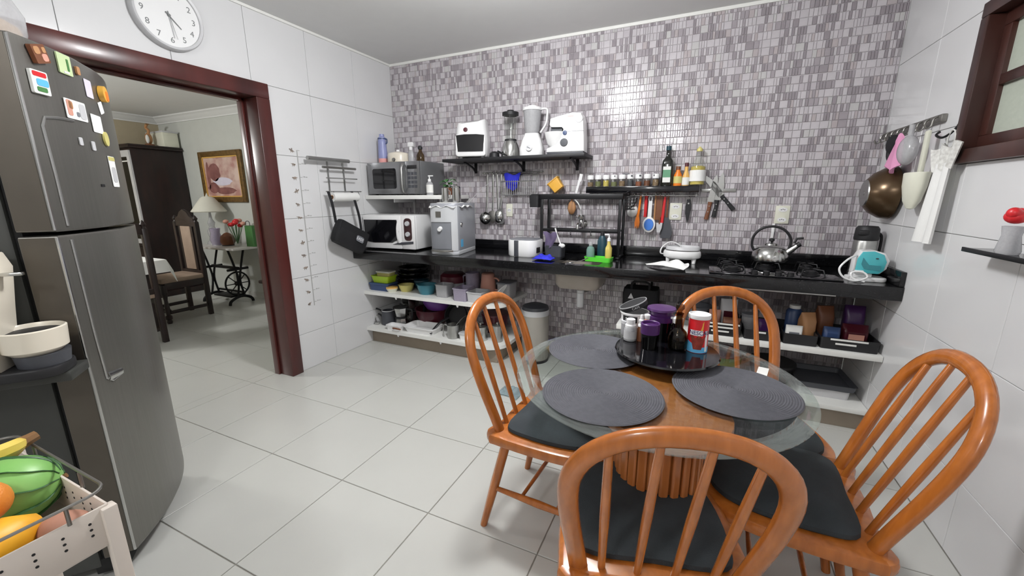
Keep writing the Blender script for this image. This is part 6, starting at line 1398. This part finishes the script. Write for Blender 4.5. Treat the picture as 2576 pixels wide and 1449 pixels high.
# carved high back chairs
def carved_chair(label, x, y, rz):
    t = thing('carved_chair', label, 'chair', (x, y, 0), rz, 'carved high back chairs in the dining room')
    legp = [(0, .02), (.05, .026), (.1, .02), (.12, .03), (.2, .03), (.22, .018), (.4, .024), (.6, .016), (.75, .026), (.78, .03), (1, .03)]
    for s in (-1, 1):
        obj('back_post', B().box((0, s * .20, .54), (.045, .045, 1.08), .006), 'antique_wood', t)
        obj('leg', B().turned((.42, s * .20, 0), (.42, s * .20, .43), legp, 12), 'antique_wood', t)
        obj('side_rail', B().box((.21, s * .20, .12), (.38, .03, .035), .005), 'antique_wood', t)
        obj('seat_rail', B().box((.21, s * .20, .41), (.4, .035, .07), .005), 'antique_wood', t)
    obj('front_rail', B().box((.42, 0, .40), (.035, .38, .08), .008), 'antique_wood', t)
    obj('carved_stretcher', B().tube(bez([(.40, -.19, .14), (.40, -.08, .12), (.40, 0, .17), (.40, .08, .12), (.40, .19, .14)], 5), .02, 8), 'antique_wood', t)
    obj('seat_pad', B().box((.21, 0, .465), (.45, .43, .055), .018), 'chair_beige', t)
    obj('back_panel', B().box((.005, 0, .78), (.03, .19, .50), .008), 'chair_beige', t)
    for s in (-1, 1): obj('panel_side', B().box((0, s * .115, .78), (.03, .035, .56), .004), 'antique_wood', t)
    obj('lower_back_rail', B().box((0, 0, .50), (.035, .38, .05), .005), 'antique_wood', t)
    obj('upper_back_rail', B().box((0, 0, 1.05), (.035, .38, .05), .005), 'antique_wood', t)
    b = B(); b.prism([(-.19, 0), (-.17, .05), (-.11, .07), (-.07, .12), (0, .15), (.07, .12), (.11, .07), (.17, .05), (.19, 0)], -.016, .016, X=T(0, 0, 1.07) @ RZ(PI / 2) @ RX(PI / 2), bev=.006)
    obj('crest', b, 'antique_wood', t)
    for s in (-1, 1): obj('finial', B().lathe([(0, 0), (.022, 0), (.016, .015), (.026, .035), (.012, .06), (0, .075)], c=(0, s * .20, 1.08), seg=12), 'antique_wood', t)
    return t
cc = carved_chair('carved dark chair with beige panel at the end of the dining table', -2.62, -.575, -PI / 2)
dup(cc, (-1.79, -1.535, 0), PI, 'carved dark chair nearest the doorway, half behind the refrigerator')
t = thing('dining_room_table', 'long dark dining room table under a white cloth', 'table', (-2.80, -1.75, 0))
obj('table_top', B().box((0, 0, .715), (1.35, 1.36, .04), .008), 'antique_wood', t)
for x in (-.55, .55):
    for y in (-.55, .55): obj('leg', B().turned((x, y, 0), (x, y, .70), [(0, .03), (.1, .05), (.3, .03), (.5, .05), (.8, .035), (1, .05)], 12), 'antique_wood', t)
def tcl(u, v):
    x, y = (u - .5) * 1.62, (v - .5) * 1.62; ex, ey = max(0, abs(x) - .685), max(0, abs(y) - .69)
    zz = .7385 - ex * .95 - ey * .95
    return (math.copysign(min(abs(x), .685 + ex * .35), x), math.copysign(min(abs(y), .69 + ey * .35), y), zz + .004 * sin(12 * (x + y)) * (ex + ey) * 4)
single('tablecloth', 'white cloth over the long dining room table', 'tablecloth', B().sheet(tcl, 40, 40, .004), 'fabric_white', (-2.80, -1.75, 0))
t = thing('wooden_stool', 'dark turned leg stool just behind the door frame', 'stool', (-1.30, -.34, 0))
obj('seat', B().box((0, 0, .465), (.36, .46, .035), .01), 'antique_wood', t)
obj('apron', B().box((0, 0, .42), (.28, .38, .06), .004), 'antique_wood', t)
for x in (-.10, .13):
    for y in (-.18, .18): obj('leg', B().turned((x, y, 0), (x, y, .45), [(0, .02), (.06, .03), (.1, .02), (.12, .032), (.24, .032), (.27, .016), (.5, .026), (.7, .018), (.8, .032), (1, .032)], 12), 'antique_wood', t)
M['bag_film'] = glass('bag_film', (206, 220, 224), .15, dens=.3)
single('plastic_bag', 'crumpled clear bluish plastic bag on the floor behind the left chair', 'plastic bag', B().sheet(crumple(.17, .13, .04, 11), 22, 18, .002), 'bag_film', (1.66, -.93, .002))
